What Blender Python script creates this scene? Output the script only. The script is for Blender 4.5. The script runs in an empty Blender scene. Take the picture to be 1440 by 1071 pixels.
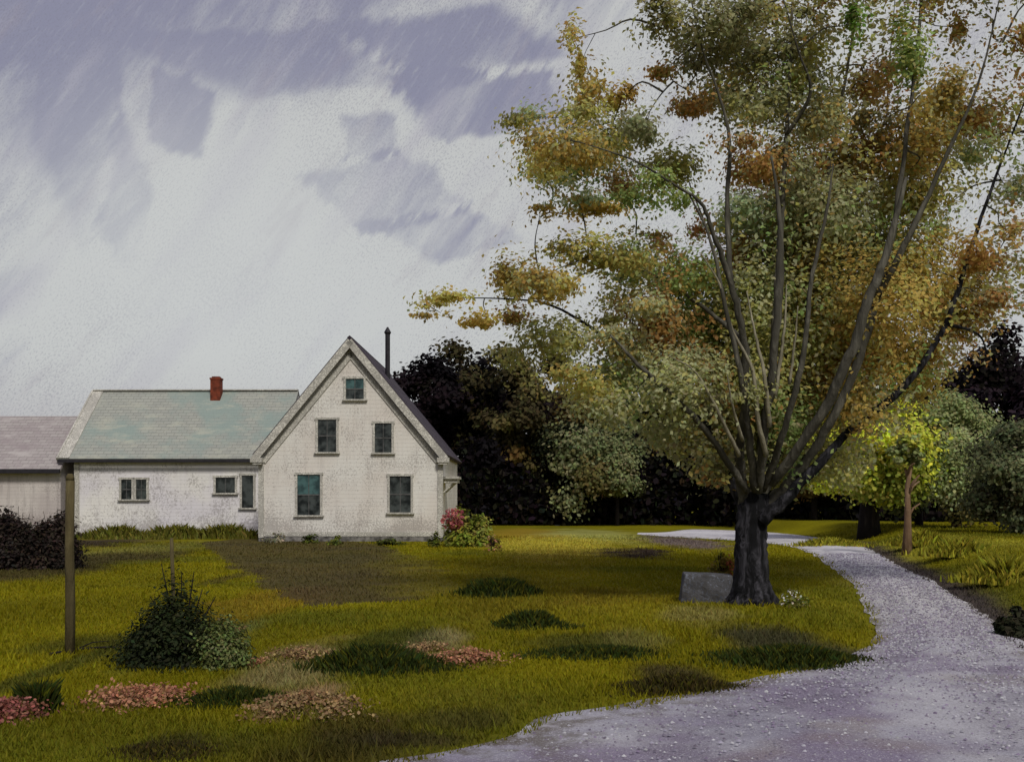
import bpy, bmesh, math, random
import numpy as np
from mathutils import Vector, Matrix

random.seed(7)
rng = np.random.default_rng(11)
scene = bpy.context.scene
COL = scene.collection
F, HC, HV, CU = 1520.0, 1.6, 700.0, 720.0      # focal (px), eye height, horizon row, centre column of the survey sketch
R = math.radians

# ------------------------------------------------------------------ helpers
def lin(c):
    c = c / 255.0
    return c / 12.92 if c <= 0.04045 else ((c + 0.055) / 1.055) ** 2.4
def S(r, g, b, k=1.0):
    return (lin(r) * k, lin(g) * k, lin(b) * k)
def at(u, v, d):                     # survey direction + distance -> world point
    return Vector(((u - CU) / F * d, d, HC + (HV - v) / F * d))
def gnd(u, v):                       # point of the flat lawn under a survey direction
    d = F * HC / (v - HV)
    return ((u - CU) / F * d, d)

def tag(o, label=None, cat=None, group=None, kind=None):
    if label: o['label'] = label
    if cat: o['category'] = cat
    if group: o['group'] = group
    if kind: o['kind'] = kind
    return o
def empty(name, loc=(0, 0, 0), rz=0.0):
    o = bpy.data.objects.new(name, None)
    COL.objects.link(o)
    o.location = loc
    o.rotation_euler = (0, 0, rz)
    o.empty_display_size = 0.2
    return o
def link(name, me, mat, parent=None):
    o = bpy.data.objects.new(name, me)
    COL.objects.link(o)
    if mat: me.materials.append(mat)
    if parent: o.parent = parent
    return o
def np_mesh(name, verts, faces, cols=None, smooth=False):
    """verts (n,3); faces (m,k) with a constant k; cols (n,3)"""
    me = bpy.data.meshes.new(name)
    n, (m, k) = len(verts), faces.shape
    me.vertices.add(n)
    me.vertices.foreach_set('co', np.ascontiguousarray(verts, dtype=np.float32).ravel())
    me.loops.add(m * k)
    me.loops.foreach_set('vertex_index', np.ascontiguousarray(faces, dtype=np.int32).ravel())
    me.polygons.add(m)
    me.polygons.foreach_set('loop_start', np.arange(0, m * k, k, dtype=np.int32))
    if smooth:
        me.polygons.foreach_set('use_smooth', np.ones(m, dtype=bool))
    if cols is not None:
        a = me.color_attributes.new('Col', 'FLOAT_COLOR', 'POINT')
        c = np.ones((n, 4), dtype=np.float32)
        c[:, :3] = cols
        a.data.foreach_set('color', c.ravel())
    me.update(calc_edges=True)
    return me

class MB:
    """collects boxes, prisms and tubes and links them as ONE mesh"""
    def __init__(self): self.v, self.f = [], []
    def poly(self, pts, faces):
        b = len(self.v)
        self.v += [tuple(p) for p in pts]
        self.f += [tuple(b + i for i in f) for f in faces]
    def box(self, c, s, rot=None):
        x, y, z = s[0] / 2, s[1] / 2, s[2] / 2
        p = [Vector(q) for q in ((-x, -y, -z), (x, -y, -z), (x, y, -z), (-x, y, -z), (-x, -y, z), (x, -y, z), (x, y, z), (-x, y, z))]
        if rot is not None: p = [rot @ q for q in p]
        self.poly([q + Vector(c) for q in p], [(0, 3, 2, 1), (4, 5, 6, 7), (0, 1, 5, 4), (1, 2, 6, 5), (2, 3, 7, 6), (3, 0, 4, 7)])
    def slab(self, quad, t):                       # quad of 4 points thickened downward along its normal
        q = [Vector(p) for p in quad]
        n = (q[1] - q[0]).cross(q[3] - q[0]).normalized()
        lo = [p - n * t for p in q]
        self.poly(q + lo, [(0, 1, 2, 3), (7, 6, 5, 4), (0, 4, 5, 1), (1, 5, 6, 2), (2, 6, 7, 3), (3, 7, 4, 0)])
    def tube(self, pts, rad, n=9, jit=0.0, seed=0):
        rs = random.Random(seed)
        pts = [Vector(p) for p in pts]
        b = len(self.v)
        for i, p in enumerate(pts):
            t = (pts[min(i + 1, len(pts) - 1)] - pts[max(i - 1, 0)]).normalized()
            a = t.cross(Vector((0.31, 0.95, 0.07))).normalized()
            c = t.cross(a)
            for k in range(n):
                an = 2 * math.pi * k / n
                r = rad[i] * (1 + jit * (rs.random() - 0.5))
                self.v.append(tuple(p + a * (r * math.cos(an)) + c * (r * math.sin(an))))
        for i in range(len(pts) - 1):
            for k in range(n):
                k2 = (k + 1) % n
                self.f.append((b + i * n + k, b + i * n + k2, b + (i + 1) * n + k2, b + (i + 1) * n + k))
        self.f.append(tuple(b + k for k in range(n))[::-1])
        e = b + (len(pts) - 1) * n
        self.f.append(tuple(e + k for k in range(n)))
    def build(self, name, mat, parent=None, smooth=False, bevel=0.0):
        me = bpy.data.meshes.new(name)
        me.from_pydata(self.v, [], self.f)
        me.update()
        bm = bmesh.new(); bm.from_mesh(me)
        bmesh.ops.recalc_face_normals(bm, faces=bm.faces)
        bm.to_mesh(me); bm.free()
        if smooth:
            me.polygons.foreach_set('use_smooth', np.ones(len(me.polygons), dtype=bool))
        o = link(name, me, mat, parent)
        if bevel:
            m = o.modifiers.new('bevel', 'BEVEL'); m.width = bevel; m.segments = 2; m.limit_method = 'ANGLE'
        return o

def spline(pts, per=5):                     # Catmull-Rom through points
    P = [np.array(p, float) for p in pts]
    P = [2 * P[0] - P[1]] + P + [2 * P[-1] - P[-2]]
    out = []
    for i in range(1, len(P) - 2):
        for j in range(per):
            t = j / per
            out.append(0.5 * ((2 * P[i]) + (P[i + 1] - P[i - 1]) * t + (2 * P[i - 1] - 5 * P[i] + 4 * P[i + 1] - P[i + 2]) * t * t
                              + (3 * P[i] - P[i - 1] - 3 * P[i + 1] + P[i + 2]) * t ** 3))
    out.append(P[-2])
    return np.array(out)

# value noise in numpy for ground patches
_lat = np.random.default_rng(3).random((256, 256))
def vnoise(x, y, s):
    x = np.asarray(x, float) * s + 1000.3; y = np.asarray(y, float) * s + 1000.7
    xi, yi = np.floor(x).astype(int), np.floor(y).astype(int)
    fx, fy = x - xi, y - yi
    fx, fy = fx * fx * (3 - 2 * fx), fy * fy * (3 - 2 * fy)
    g = lambda a, b: _lat[a % 256, b % 256]
    return (g(xi, yi) * (1 - fx) + g(xi + 1, yi) * fx) * (1 - fy) + (g(xi, yi + 1) * (1 - fx) + g(xi + 1, yi + 1) * fx) * fy
def fbm(x, y, s):
    return (vnoise(x, y, s) + 0.5 * vnoise(x, y, s * 2.1) + 0.25 * vnoise(x, y, s * 4.3)) / 1.75
def sstep(a, b, x):
    t = np.clip((np.asarray(x, float) - a) / (b - a), 0, 1)
    return t * t * (3 - 2 * t)

# ------------------------------------------------------------------ materials
def mat_new(name):
    m = bpy.data.materials.new(name)
    m.use_nodes = True
    nt = m.node_tree
    nt.nodes.clear()
    return m, nt, nt.nodes, nt.links
class NT:
    def __init__(self, nt): self.n, self.l = nt.nodes, nt.links
    def new(self, t, **kw):
        n = self.n.new(t)
        for k, v in kw.items(): setattr(n, k, v)
        return n
    def put(self, sock, val):
        if hasattr(val, 'is_output'): self.l.new(val, sock)
        elif isinstance(val, (tuple, list)) and len(val) == 3 and sock.type == 'RGBA': sock.default_value = (*val, 1)
        else: sock.default_value = val
    def math(self, op, a, b=0.0, c=None, clamp=False):
        n = self.new('ShaderNodeMath', operation=op, use_clamp=clamp)
        self.put(n.inputs[0], a); self.put(n.inputs[1], b)
        if c is not None: self.put(n.inputs[2], c)
        return n.outputs[0]
    def mix(self, f, a, b, blend='MIX'):
        n = self.new('ShaderNodeMix', data_type='RGBA', blend_type=blend)
        self.put(n.inputs[0], f); self.put(n.inputs[6], a); self.put(n.inputs[7], b)
        return n.outputs[2]
    def ramp(self, x, lo, hi, a=0.0, b=1.0):
        n = self.new('ShaderNodeMapRange', interpolation_type='SMOOTHSTEP')
        self.put(n.inputs[0], x); n.inputs[1].default_value = lo; n.inputs[2].default_value = hi
        n.inputs[3].default_value = a; n.inputs[4].default_value = b
        return n.outputs[0]
    def noise(self, vec, scale, detail=3.0, rough=0.55, dist=0.0):
        n = self.new('ShaderNodeTexNoise')
        if vec is not None: self.put(n.inputs['Vector'], vec)
        n.inputs['Scale'].default_value = scale; n.inputs['Detail'].default_value = detail
        n.inputs['Roughness'].default_value = rough; n.inputs['Distortion'].default_value = dist
        return n.outputs[0]
    def mapping(self, vec, scale=(1, 1, 1), rot=(0, 0, 0), loc=(0, 0, 0)):
        n = self.new('ShaderNodeMapping')
        self.put(n.inputs[0], vec)
        n.inputs[1].default_value = loc; n.inputs[2].default_value = rot; n.inputs[3].default_value = scale
        return n.outputs[0]
    def objco(self): return self.new('ShaderNodeTexCoord').outputs['Object']
    def bump(self, h, strength, dist=0.02):
        n = self.new('ShaderNodeBump')
        n.inputs['Strength'].default_value = strength; n.inputs['Distance'].default_value = dist
        self.put(n.inputs['Height'], h)
        return n.outputs[0]
    def bsdf(self, col, rough=0.8, normal=None, spec=0.3):
        n = self.new('ShaderNodeBsdfPrincipled')
        self.put(n.inputs['Base Color'], col); self.put(n.inputs['Roughness'], rough)
        n.inputs['Specular IOR Level'].default_value = spec
        if normal is not None: self.put(n.inputs['Normal'], normal)
        return n.outputs[0]
    def out(self, sh):
        o = self.new('ShaderNodeOutputMaterial'); self.l.new(sh, o.inputs[0])

def leaf_material(name, gain=1.0, trans=0.35, rough=0.7):
    m, nt, _, _ = mat_new(name); N = NT(nt)
    a = N.new('ShaderNodeAttribute', attribute_name='Col').outputs['Color']
    c = N.mix(1.0, a, (gain, gain, gain), 'MULTIPLY')
    d = N.bsdf(c, rough, spec=0.12)
    t = N.new('ShaderNodeBsdfTranslucent'); N.put(t.inputs[0], c)
    x = N.new('ShaderNodeMixShader'); x.inputs[0].default_value = trans
    N.l.new(d, x.inputs[1]); N.l.new(t.outputs[0], x.inputs[2])
    N.out(x.outputs[0])
    return m
def plain(name, col, rough=0.7, var=0.25, scale=6.0, dark=None, bump=0.25, spec=0.3, stretch=(1, 1, 1), fleck=0.0, fleck_scale=40, fleck_col=(0.05, 0.045, 0.04)):
    m, nt, _, _ = mat_new(name); N = NT(nt)
    co = N.mapping(N.objco(), stretch)
    n1 = N.noise(co, scale, 5)
    dk = dark or tuple(c * (1 - var * 1.6) for c in col)
    c = N.mix(N.ramp(n1, 0.3, 0.7), dk, tuple(min(1, q * (1 + var * 0.3)) for q in col))
    if fleck:
        n2 = N.noise(co, fleck_scale, 2, 0.7); n3 = N.noise(co, fleck_scale / 14, 2)
        lo = N.math('SUBTRACT', n2, N.math('MULTIPLY', n3, 0.35))
        c = N.mix(N.math('MULTIPLY', N.ramp(lo, 0.44, 0.34), fleck), c, fleck_col)
    N.out(N.bsdf(c, rough, N.bump(N.noise(co, scale * 5, 4), bump), spec))
    return m
def bark_material(name, dark, light, scale=5):
    m, nt, _, _ = mat_new(name); N = NT(nt)
    co = N.mapping(N.objco(), (1, 1, 0.22))
    n1 = N.noise(co, scale, 6, 0.65, 0.6)
    n2 = N.noise(N.objco(), scale * 0.5, 3)
    c = N.mix(N.ramp(n1, 0.44, 0.74), dark, light)
    c = N.mix(N.ramp(n2, 0.45, 0.75, 0, 0.5), c, tuple(q * 0.45 for q in dark))
    N.out(N.bsdf(c, 0.9, N.bump(n1, 0.9, 0.05), 0.15))
    return m

def siding_material(name, base, warm, shade):
    m, nt, _, _ = mat_new(name); N = NT(nt)
    co = N.objco()
    z = N.new('ShaderNodeSeparateXYZ'); N.put(z.inputs[0], co)
    saw = N.math('FRACT', N.math('MULTIPLY', z.outputs[2], 1 / 0.145))
    big = N.noise(co, 0.55, 4)
    streak = N.noise(N.mapping(co, (3.0, 3.0, 0.35)), 1.7, 5, 0.65)
    c = N.mix(N.ramp(big, 0.35, 0.65), base, warm)
    c = N.mix(N.ramp(streak, 0.45, 0.75, 0, 0.55), c, shade)
    # flaking paint: specks of bare wood, thicker low on the wall
    fl = N.noise(N.mapping(co, (1.0, 1.0, 0.8)), 17, 3, 0.8)
    low = N.ramp(z.outputs[2], 0.0, 1.3, 0.16, 0.0)
    thr = N.math('ADD', N.math('ADD', fl, N.math('MULTIPLY', N.noise(co, 0.9, 2), 0.45)), low)
    c = N.mix(N.ramp(thr, 0.74, 0.88, 0, 0.5), c, (0.15, 0.125, 0.115))
    c = N.mix(N.ramp(saw, 0.0, 0.14, 0.2, 0.0), c, (0.10, 0.095, 0.09))
    h = N.math('ADD', N.math('MULTIPLY', saw, -1.0), N.math('MULTIPLY', fl, 0.25))
    N.out(N.bsdf(c, 0.75, N.bump(h, 0.28, 0.02), 0.2))
    return m
def shingle_material(name, a, b, c3, streak_col):
    m, nt, _, _ = mat_new(name); N = NT(nt)
    co = N.objco()
    br = N.new('ShaderNodeTexBrick')
    N.put(br.inputs['Vector'], N.mapping(co, (1, 1, 1), (R(90), 0, 0)))
    br.inputs['Scale'].default_value = 1.0
    br.inputs['Brick Width'].default_value = 0.32; br.inputs['Row Height'].default_value = 0.13
    br.inputs['Mortar Size'].default_value = 0.006
    br.inputs['Color1'].default_value = (*a, 1); br.inputs['Color2'].default_value = (*b, 1)
    br.inputs['Mortar'].default_value = (*[q * 0.4 for q in a], 1)
    n1 = N.noise(co, 0.5, 4, 0.6)
    c = N.mix(N.ramp(n1, 0.42, 0.62, 0, 0.85), br.outputs['Color'], c3)
    n2 = N.noise(N.mapping(co, (0.6, 1.6, 1.6)), 1.3, 5, 0.7)
    c = N.mix(N.ramp(n2, 0.5, 0.72, 0, 0.7), c, streak_col)
    fl = N.noise(co, 16, 3, 0.75)
    c = N.mix(N.ramp(fl, 0.56, 0.72, 0, 0.45), c, tuple(q * 0.35 for q in a))
    N.out(N.bsdf(c, 0.85, N.bump(br.outputs['Fac'], -0.4, 0.02), 0.2))
    return m
def glass_material(name, col, col2):
    m, nt, _, _ = mat_new(name); N = NT(nt)
    c = N.mix(N.ramp(N.noise(N.objco(), 3.0, 3), 0.35, 0.65), col, col2)
    N.out(N.bsdf(c, 0.22, None, 0.25))
    return m

M = {}
M['siding'] = siding_material('white_siding', S(214, 212, 206), S(207, 201, 193), S(188, 182, 176))
M['siding_wing'] = siding_material('cool_white_siding', S(222, 220, 215), S(212, 209, 214), S(194, 191, 192))
M['siding_shed'] = siding_material('grey_siding', S(196, 190, 186), S(176, 168, 166), S(130, 122, 122))
M['trim'] = plain('white_trim', S(216, 213, 203), 0.6, 0.12, 9, fleck=0.5, fleck_scale=24)
M['roof_dark'] = shingle_material('dark_shingles', (0.045, 0.036, 0.048), (0.06, 0.05, 0.062), (0.04, 0.03, 0.045), (0.09, 0.07, 0.09))
M['roof_teal'] = shingle_material('weathered_teal_shingles', S(146, 148, 142), S(155, 157, 149), S(132, 147, 142), S(170, 170, 156))
M['roof_pale'] = shingle_material('weathered_mauve_shingles', S(150, 142, 142), S(162, 156, 154), S(142, 132, 134), S(178, 172, 170))
M['glass_dark'] = glass_material('dark_glass', (0.010, 0.013, 0.013), (0.06, 0.07, 0.068))
M['glass_teal'] = glass_material('teal_glass', S(74, 104, 104), S(44, 62, 64))
M['sash'] = plain('grey_sash', (0.10, 0.10, 0.098), 0.6, 0.3, 8)
M['door'] = plain('dark_door_paint', (0.03, 0.034, 0.036), 0.6, 0.4, 5)
M['brick'] = plain('red_brick', S(122, 58, 38), 0.9, 0.35, 5, bump=0.5)
M['black_metal'] = plain('black_metal', (0.02, 0.018, 0.024), 0.6, 0.3, 6)
M['stone'] = plain('foundation_stone', (0.2, 0.19, 0.18), 0.9, 0.45, 5, bump=0.6)
M['block'] = plain('blue_grey_stone', S(104, 108, 120), 0.9, 0.45, 5, bump=0.7, fleck=0.7, fleck_scale=30)
M['post'] = bark_material('weathered_post', (0.075, 0.060, 0.028), (0.14, 0.115, 0.055), 9)
M['brass'] = plain('dull_metal', (0.25, 0.22, 0.15), 0.4, 0.2, 8)
M['bark'] = bark_material('dark_bark', (0.006, 0.006, 0.007), (0.075, 0.072, 0.085), 9)
M['limb'] = bark_material('limb_bark', (0.06, 0.056, 0.044), (0.17, 0.16, 0.13), 7)
M['lit_limb'] = bark_material('lit_twig_highlight', (0.22, 0.20, 0.14), (0.42, 0.39, 0.29), 8)  # light colour stands in for sunlit twig edges
M['dark_wood'] = bark_material('forest_bark', (0.014, 0.011, 0.012), (0.045, 0.038, 0.035), 4)
M['pink_wood'] = bark_material('pale_pink_bark', (0.16, 0.10, 0.06), (0.34, 0.23, 0.15), 6)
M['leaf'] = leaf_material('maple_leaves', 1.0, 0.55)
M['forest'] = leaf_material('forest_leaves', 1.6, 0.45)
M['shrub'] = leaf_material('shrub_leaves', 1.0, 0.3)
M['petal'] = leaf_material('petals', 1.0, 0.35)
M['blade'] = leaf_material('grass_blades', 1.0, 0.3)

# ------------------------------------------------------------------ driveway outline and terrain
PAIRS = [((-16, 3.0), (-16, -5)), ((-6, 4.4), (-5, -4)), ((-0.7, 6.56), (2.0, 0.6)), ((0.33, 7.85), (3.5, 4.4)), ((1.66, 9.0), (4.3, 7.4)),
         ((2.6, 10.0), (4.9, 9.4)), ((3.49, 11.05), (5.5, 11.6)), ((4.3, 12.6), (6.0, 13.3)), ((4.85, 14.6), (6.55, 15.2)),
         ((5.6, 17.3), (7.3, 18)), ((6.4, 20.3), (8.1, 21)), ((7.5, 25.5), (9.2, 26)), ((8.7, 31.5), (10.6, 31.5)),
         ((9.2, 36.5), (12.2, 40)), ((8.4, 40.5), (12.0, 50)), ((7.0, 43.5), (9.4, 55)), ((6.2, 45.5), (7.2, 50.5)), ((5.5, 47.5), (5.7, 48.6))]
LE = spline([p[0] for p in PAIRS], 10)
RE = spline([p[1] for p in PAIRS], 10)
ROAD_POLY = np.vstack([LE, RE[::-1]])
def in_poly(x, y, poly):
    x = np.asarray(x, float); y = np.asarray(y, float)
    ins = np.zeros(x.shape, bool)
    px, py = poly[:, 0], poly[:, 1]
    j = len(poly) - 1
    for i in range(len(poly)):
        c = ((py[i] > y) != (py[j] > y))
        with np.errstate(divide='ignore', invalid='ignore'):
            xi = (px[j] - px[i]) * (y - py[i]) / (py[j] - py[i] + 1e-12) + px[i]
        ins ^= c & (x < xi)
        j = i
    return ins
def dist_to(x, y, line):
    x = np.asarray(x, float); sh = x.shape
    p = np.stack([x.ravel(), np.asarray(y, float).ravel()], 1)
    best = np.full(len(p), 1e9)
    for a, b in zip(line[:-1], line[1:]):
        ab = b - a
        t = np.clip(((p - a) @ ab) / (ab @ ab + 1e-9), 0, 1)
        q = a + t[:, None] * ab
        best = np.minimum(best, np.hypot(*(p - q).T))
    return best.reshape(sh)
BANK = RE[25:130]
def gz(x, y):
    x = np.asarray(x, float); y = np.asarray(y, float)
    z = 0.05 * (fbm(x, y, 0.22) - 0.5) * sstep(6.5, 9, y)
    inside = in_poly(x, y, ROAD_POLY)
    dr = dist_to(x, y, RE)
    xr = np.interp(y, RE[30:135, 1], RE[30:135, 0])
    right = (x > xr) & ~inside & (y > 4)
    bank = 0.5 * sstep(0.1, 2.6, dr) * sstep(8, 15, y) * (1 - sstep(60, 110, y))
    z = z + np.where(right, bank, 0)
    dl = np.minimum(dist_to(x, y, LE), dr)
    z = np.where(inside, z * 0, z * sstep(0, 0.8, dl))
    return z

# patches of the lawn: survey (u, v, ru, rv, colour, strength)
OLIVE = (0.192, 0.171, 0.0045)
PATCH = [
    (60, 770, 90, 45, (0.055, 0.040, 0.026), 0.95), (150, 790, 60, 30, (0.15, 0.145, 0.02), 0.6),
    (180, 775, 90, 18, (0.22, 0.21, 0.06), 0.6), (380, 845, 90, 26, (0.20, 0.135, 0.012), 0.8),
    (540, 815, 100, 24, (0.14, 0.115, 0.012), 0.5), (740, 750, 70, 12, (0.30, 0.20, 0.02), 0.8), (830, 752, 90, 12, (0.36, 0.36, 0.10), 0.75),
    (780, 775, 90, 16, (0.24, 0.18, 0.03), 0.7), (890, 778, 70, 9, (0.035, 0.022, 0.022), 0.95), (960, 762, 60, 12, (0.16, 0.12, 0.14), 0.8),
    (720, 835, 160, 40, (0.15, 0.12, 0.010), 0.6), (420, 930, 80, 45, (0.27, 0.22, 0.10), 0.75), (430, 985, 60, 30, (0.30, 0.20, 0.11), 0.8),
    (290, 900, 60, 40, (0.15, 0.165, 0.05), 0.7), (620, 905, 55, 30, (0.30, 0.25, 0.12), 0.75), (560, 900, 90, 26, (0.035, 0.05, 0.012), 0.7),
    (840, 905, 110, 16, (0.06, 0.065, 0.012), 0.8), (955, 952, 65, 20, (0.05, 0.038, 0.02), 0.85), (1110, 905, 90, 32, (0.045, 0.045, 0.03), 0.85),  # last patch: the maple's cast shadow painted into the lawn
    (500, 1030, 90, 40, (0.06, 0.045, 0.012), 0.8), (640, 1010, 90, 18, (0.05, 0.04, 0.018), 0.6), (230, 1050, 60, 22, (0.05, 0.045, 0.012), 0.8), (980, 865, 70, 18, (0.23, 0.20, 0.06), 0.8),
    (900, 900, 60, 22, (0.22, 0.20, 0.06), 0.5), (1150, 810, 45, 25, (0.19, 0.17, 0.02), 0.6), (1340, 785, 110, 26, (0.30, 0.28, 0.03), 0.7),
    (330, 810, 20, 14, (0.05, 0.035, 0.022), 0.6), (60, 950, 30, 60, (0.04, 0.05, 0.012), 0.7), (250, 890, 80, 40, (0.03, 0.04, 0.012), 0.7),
    (700, 815, 50, 22, (0.03, 0.055, 0.012), 0.8), (470, 1075, 160, 24, (0.06, 0.045, 0.012), 0.7), (130, 905, 90, 16, (0.05, 0.055, 0.012), 0.6), (50, 800, 120, 50, (0.055, 0.042, 0.018), 0.85), (770, 764, 130, 13, (0.40, 0.34, 0.04), 0.75), (720, 800, 180, 20, (0.26, 0.21, 0.012), 0.6), (860, 870, 120, 24, (0.23, 0.20, 0.010), 0.5), (330, 860, 60, 24, (0.22, 0.17, 0.012), 0.5), (1170, 850, 40, 50, (0.22, 0.20, 0.012), 0.6), (400, 1050, 200, 26, (0.05, 0.045, 0.010), 0.5), (150, 1020, 160, 30, (0.15, 0.135, 0.006), 0.4), (660, 985, 120, 22, (0.12, 0.11, 0.01), 0.5), (860, 840, 120, 16, (0.16, 0.115, 0.012), 0.5), (560, 1040, 120, 14, (0.045, 0.035, 0.016), 0.8),  # yellow band between house and maple painted brighter against the tree's shadow
]
BROWN_WEDGE = np.array([gnd(*p) for p in [(285, 764), (365, 752), (520, 763), (610, 790), (650, 832), (540, 846), (440, 852), (385, 838)]])  # brown wedge of ground in front of the gable
def gcol(x, y):
    x = np.asarray(x, float); y = np.asarray(y, float)
    c = np.empty(x.shape + (3,)); c[...] = OLIVE
    n = fbm(x, y, 0.45)
    c *= (0.62 + 0.72 * n)[..., None]
    g = sstep(0.52, 0.72, fbm(x + 50, y, 0.3))[..., None]
    c = c * (1 - g * 0.5) + g * 0.5 * np.array((0.09, 0.105, 0.010))
    jx = (fbm(x, y, 1.3) - 0.5) * 2; jy = (fbm(x + 31, y + 17, 1.3) - 0.5) * 2
    with np.errstate(divide='ignore', invalid='ignore'):
        yy = np.maximum(y, 1.0)
        u = CU + F * x / yy; v = HV + F * HC / yy
    ok = (y > 4)
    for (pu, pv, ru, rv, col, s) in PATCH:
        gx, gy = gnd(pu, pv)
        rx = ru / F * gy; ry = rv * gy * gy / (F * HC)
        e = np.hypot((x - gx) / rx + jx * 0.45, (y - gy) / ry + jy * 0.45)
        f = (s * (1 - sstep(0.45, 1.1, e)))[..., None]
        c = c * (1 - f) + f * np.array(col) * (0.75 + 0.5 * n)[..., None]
    f = in_poly(x + jx * 0.35, y + jy * 0.7, BROWN_WEDGE)
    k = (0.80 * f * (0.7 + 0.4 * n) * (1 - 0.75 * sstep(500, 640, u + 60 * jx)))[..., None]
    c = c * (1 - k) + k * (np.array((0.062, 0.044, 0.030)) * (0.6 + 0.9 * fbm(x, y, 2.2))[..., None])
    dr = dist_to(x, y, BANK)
    k = (0.85 * (1 - sstep(0.25, 0.75, dr + jx * 0.2)))[..., None]  # purple shadow of the bank, painted along the right driveway edge
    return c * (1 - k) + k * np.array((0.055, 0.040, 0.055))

def axis(lo, hi, step, far):
    a = list(np.arange(lo, hi + 1e-6, step))
    s, p = step, hi
    while p < far:
        s *= 1.35; p += s; a.append(p)
    s, p = step, lo
    while p > -far:
        s *= 1.35; p -= s; a.insert(0, p)
    return np.array(a)
gxs, gys = axis(-22, 22, 0.26, 2600), axis(3.0, 60, 0.26, 2600)
GX, GY = np.meshgrid(gxs, gys)
GZ = gz(GX, GY)
nv_, nu_ = GX.shape
idx = np.arange(nv_ * nu_).reshape(nv_, nu_)
faces = np.stack([idx[:-1, :-1], idx[:-1, 1:], idx[1:, 1:], idx[1:, :-1]], -1).reshape(-1, 4)
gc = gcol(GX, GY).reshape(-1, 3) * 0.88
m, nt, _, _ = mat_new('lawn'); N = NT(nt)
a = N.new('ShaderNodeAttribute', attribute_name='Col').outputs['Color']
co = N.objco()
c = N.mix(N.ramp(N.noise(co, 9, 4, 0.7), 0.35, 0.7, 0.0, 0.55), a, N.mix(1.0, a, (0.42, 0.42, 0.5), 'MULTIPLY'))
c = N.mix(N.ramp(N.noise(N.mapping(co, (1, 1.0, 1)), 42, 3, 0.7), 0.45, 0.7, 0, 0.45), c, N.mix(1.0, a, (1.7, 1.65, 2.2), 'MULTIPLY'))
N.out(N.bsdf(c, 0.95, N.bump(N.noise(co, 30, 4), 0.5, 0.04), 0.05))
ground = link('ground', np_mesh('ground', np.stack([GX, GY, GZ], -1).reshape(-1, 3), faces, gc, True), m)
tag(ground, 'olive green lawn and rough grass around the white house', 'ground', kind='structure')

# driveway sheet
K = 14
rv_, rcol, rows = [], [], len(LE)
for i in range(rows):
    for k in range(K + 1):
        t = k / K
        p = LE[i] * (1 - t) + RE[i] * t
        w = 0.0
        if k in (0, K):
            w = 0.10 * (vnoise(p[0], p[1], 2.6) - 0.2) * (1 if k == K else -1)
            dirv = (RE[i] - LE[i]) / np.linalg.norm(RE[i] - LE[i])
            p = p + dirv * w * 1.4
        crown = 0.05 * (1 - (2 * t - 1) ** 2) + 0.010
        wt = max(math.exp(-((t - 0.28) / 0.085) ** 2), math.exp(-((t - 0.72) / 0.085) ** 2))
        crown -= 0.018 * wt
        rcol.append((wt, min(1.0, 1.6 * abs(2 * t - 1) ** 5), 0.0))
        rv_.append((p[0], p[1], crown))
idx = np.arange(rows * (K + 1)).reshape(rows, K + 1)
faces = np.stack([idx[:-1, :-1], idx[:-1, 1:], idx[1:, 1:], idx[1:, :-1]], -1).reshape(-1, 4)
m, nt, _, _ = mat_new('gravel_driveway'); N = NT(nt)
co = N.objco()
big = N.noise(co, 0.42, 4, 0.6)
c = N.mix(N.ramp(big, 0.40, 0.62), (0.32, 0.31, 0.38), (0.47, 0.46, 0.51))
pu = N.noise(N.mapping(co, loc=(7, 3, 0)), 0.6, 4, 0.6)
c = N.mix(N.ramp(pu, 0.46, 0.62, 0, 0.85), c, (0.225, 0.185, 0.275))
c = N.mix(N.ramp(N.noise(N.mapping(co, loc=(2, 9, 0)), 0.8, 3), 0.56, 0.7, 0, 0.5), c, (0.24, 0.19, 0.165))
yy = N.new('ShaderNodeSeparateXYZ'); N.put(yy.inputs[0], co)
c = N.mix(N.ramp(yy.outputs[1], 9, 18, 0, 0.85), c, (0.66, 0.645, 0.67))  # far gravel coloured paler to make up for the maple's shadow
at_ = N.new('ShaderNodeAttribute', attribute_name='Col')
sp_ = N.new('ShaderNodeSeparateColor'); N.put(sp_.inputs[0], at_.outputs['Color'])
edge_n = N.noise(co, 2.2, 4, 0.7)
c = N.mix(N.math('MULTIPLY', sp_.outputs[0], N.ramp(edge_n, 0.35, 0.6, 0, 0.45)), c, (0.17, 0.155, 0.20))
c = N.mix(N.math('MULTIPLY', sp_.outputs[1], N.ramp(edge_n, 0.42, 0.6, 0, 0.9)), c, (0.12, 0.10, 0.07))
fl = N.noise(co, 48, 4, 0.85)
c = N.mix(N.ramp(fl, 0.47, 0.66, 0, 0.5), c, (0.09, 0.066, 0.085))
fl2 = N.noise(N.mapping(co, loc=(4, 1, 0)), 62, 3, 0.8)
c = N.mix(N.ramp(fl2, 0.54, 0.68, 0, 0.75), c, (0.62, 0.62, 0.66))
N.out(N.bsdf(c, 0.95, N.bump(fl, 0.6, 0.03), 0.1))
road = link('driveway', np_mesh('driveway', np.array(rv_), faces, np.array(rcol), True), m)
tag(road, 'pale lilac grey gravel driveway curving round the big tree', 'driveway', kind='structure')

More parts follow.
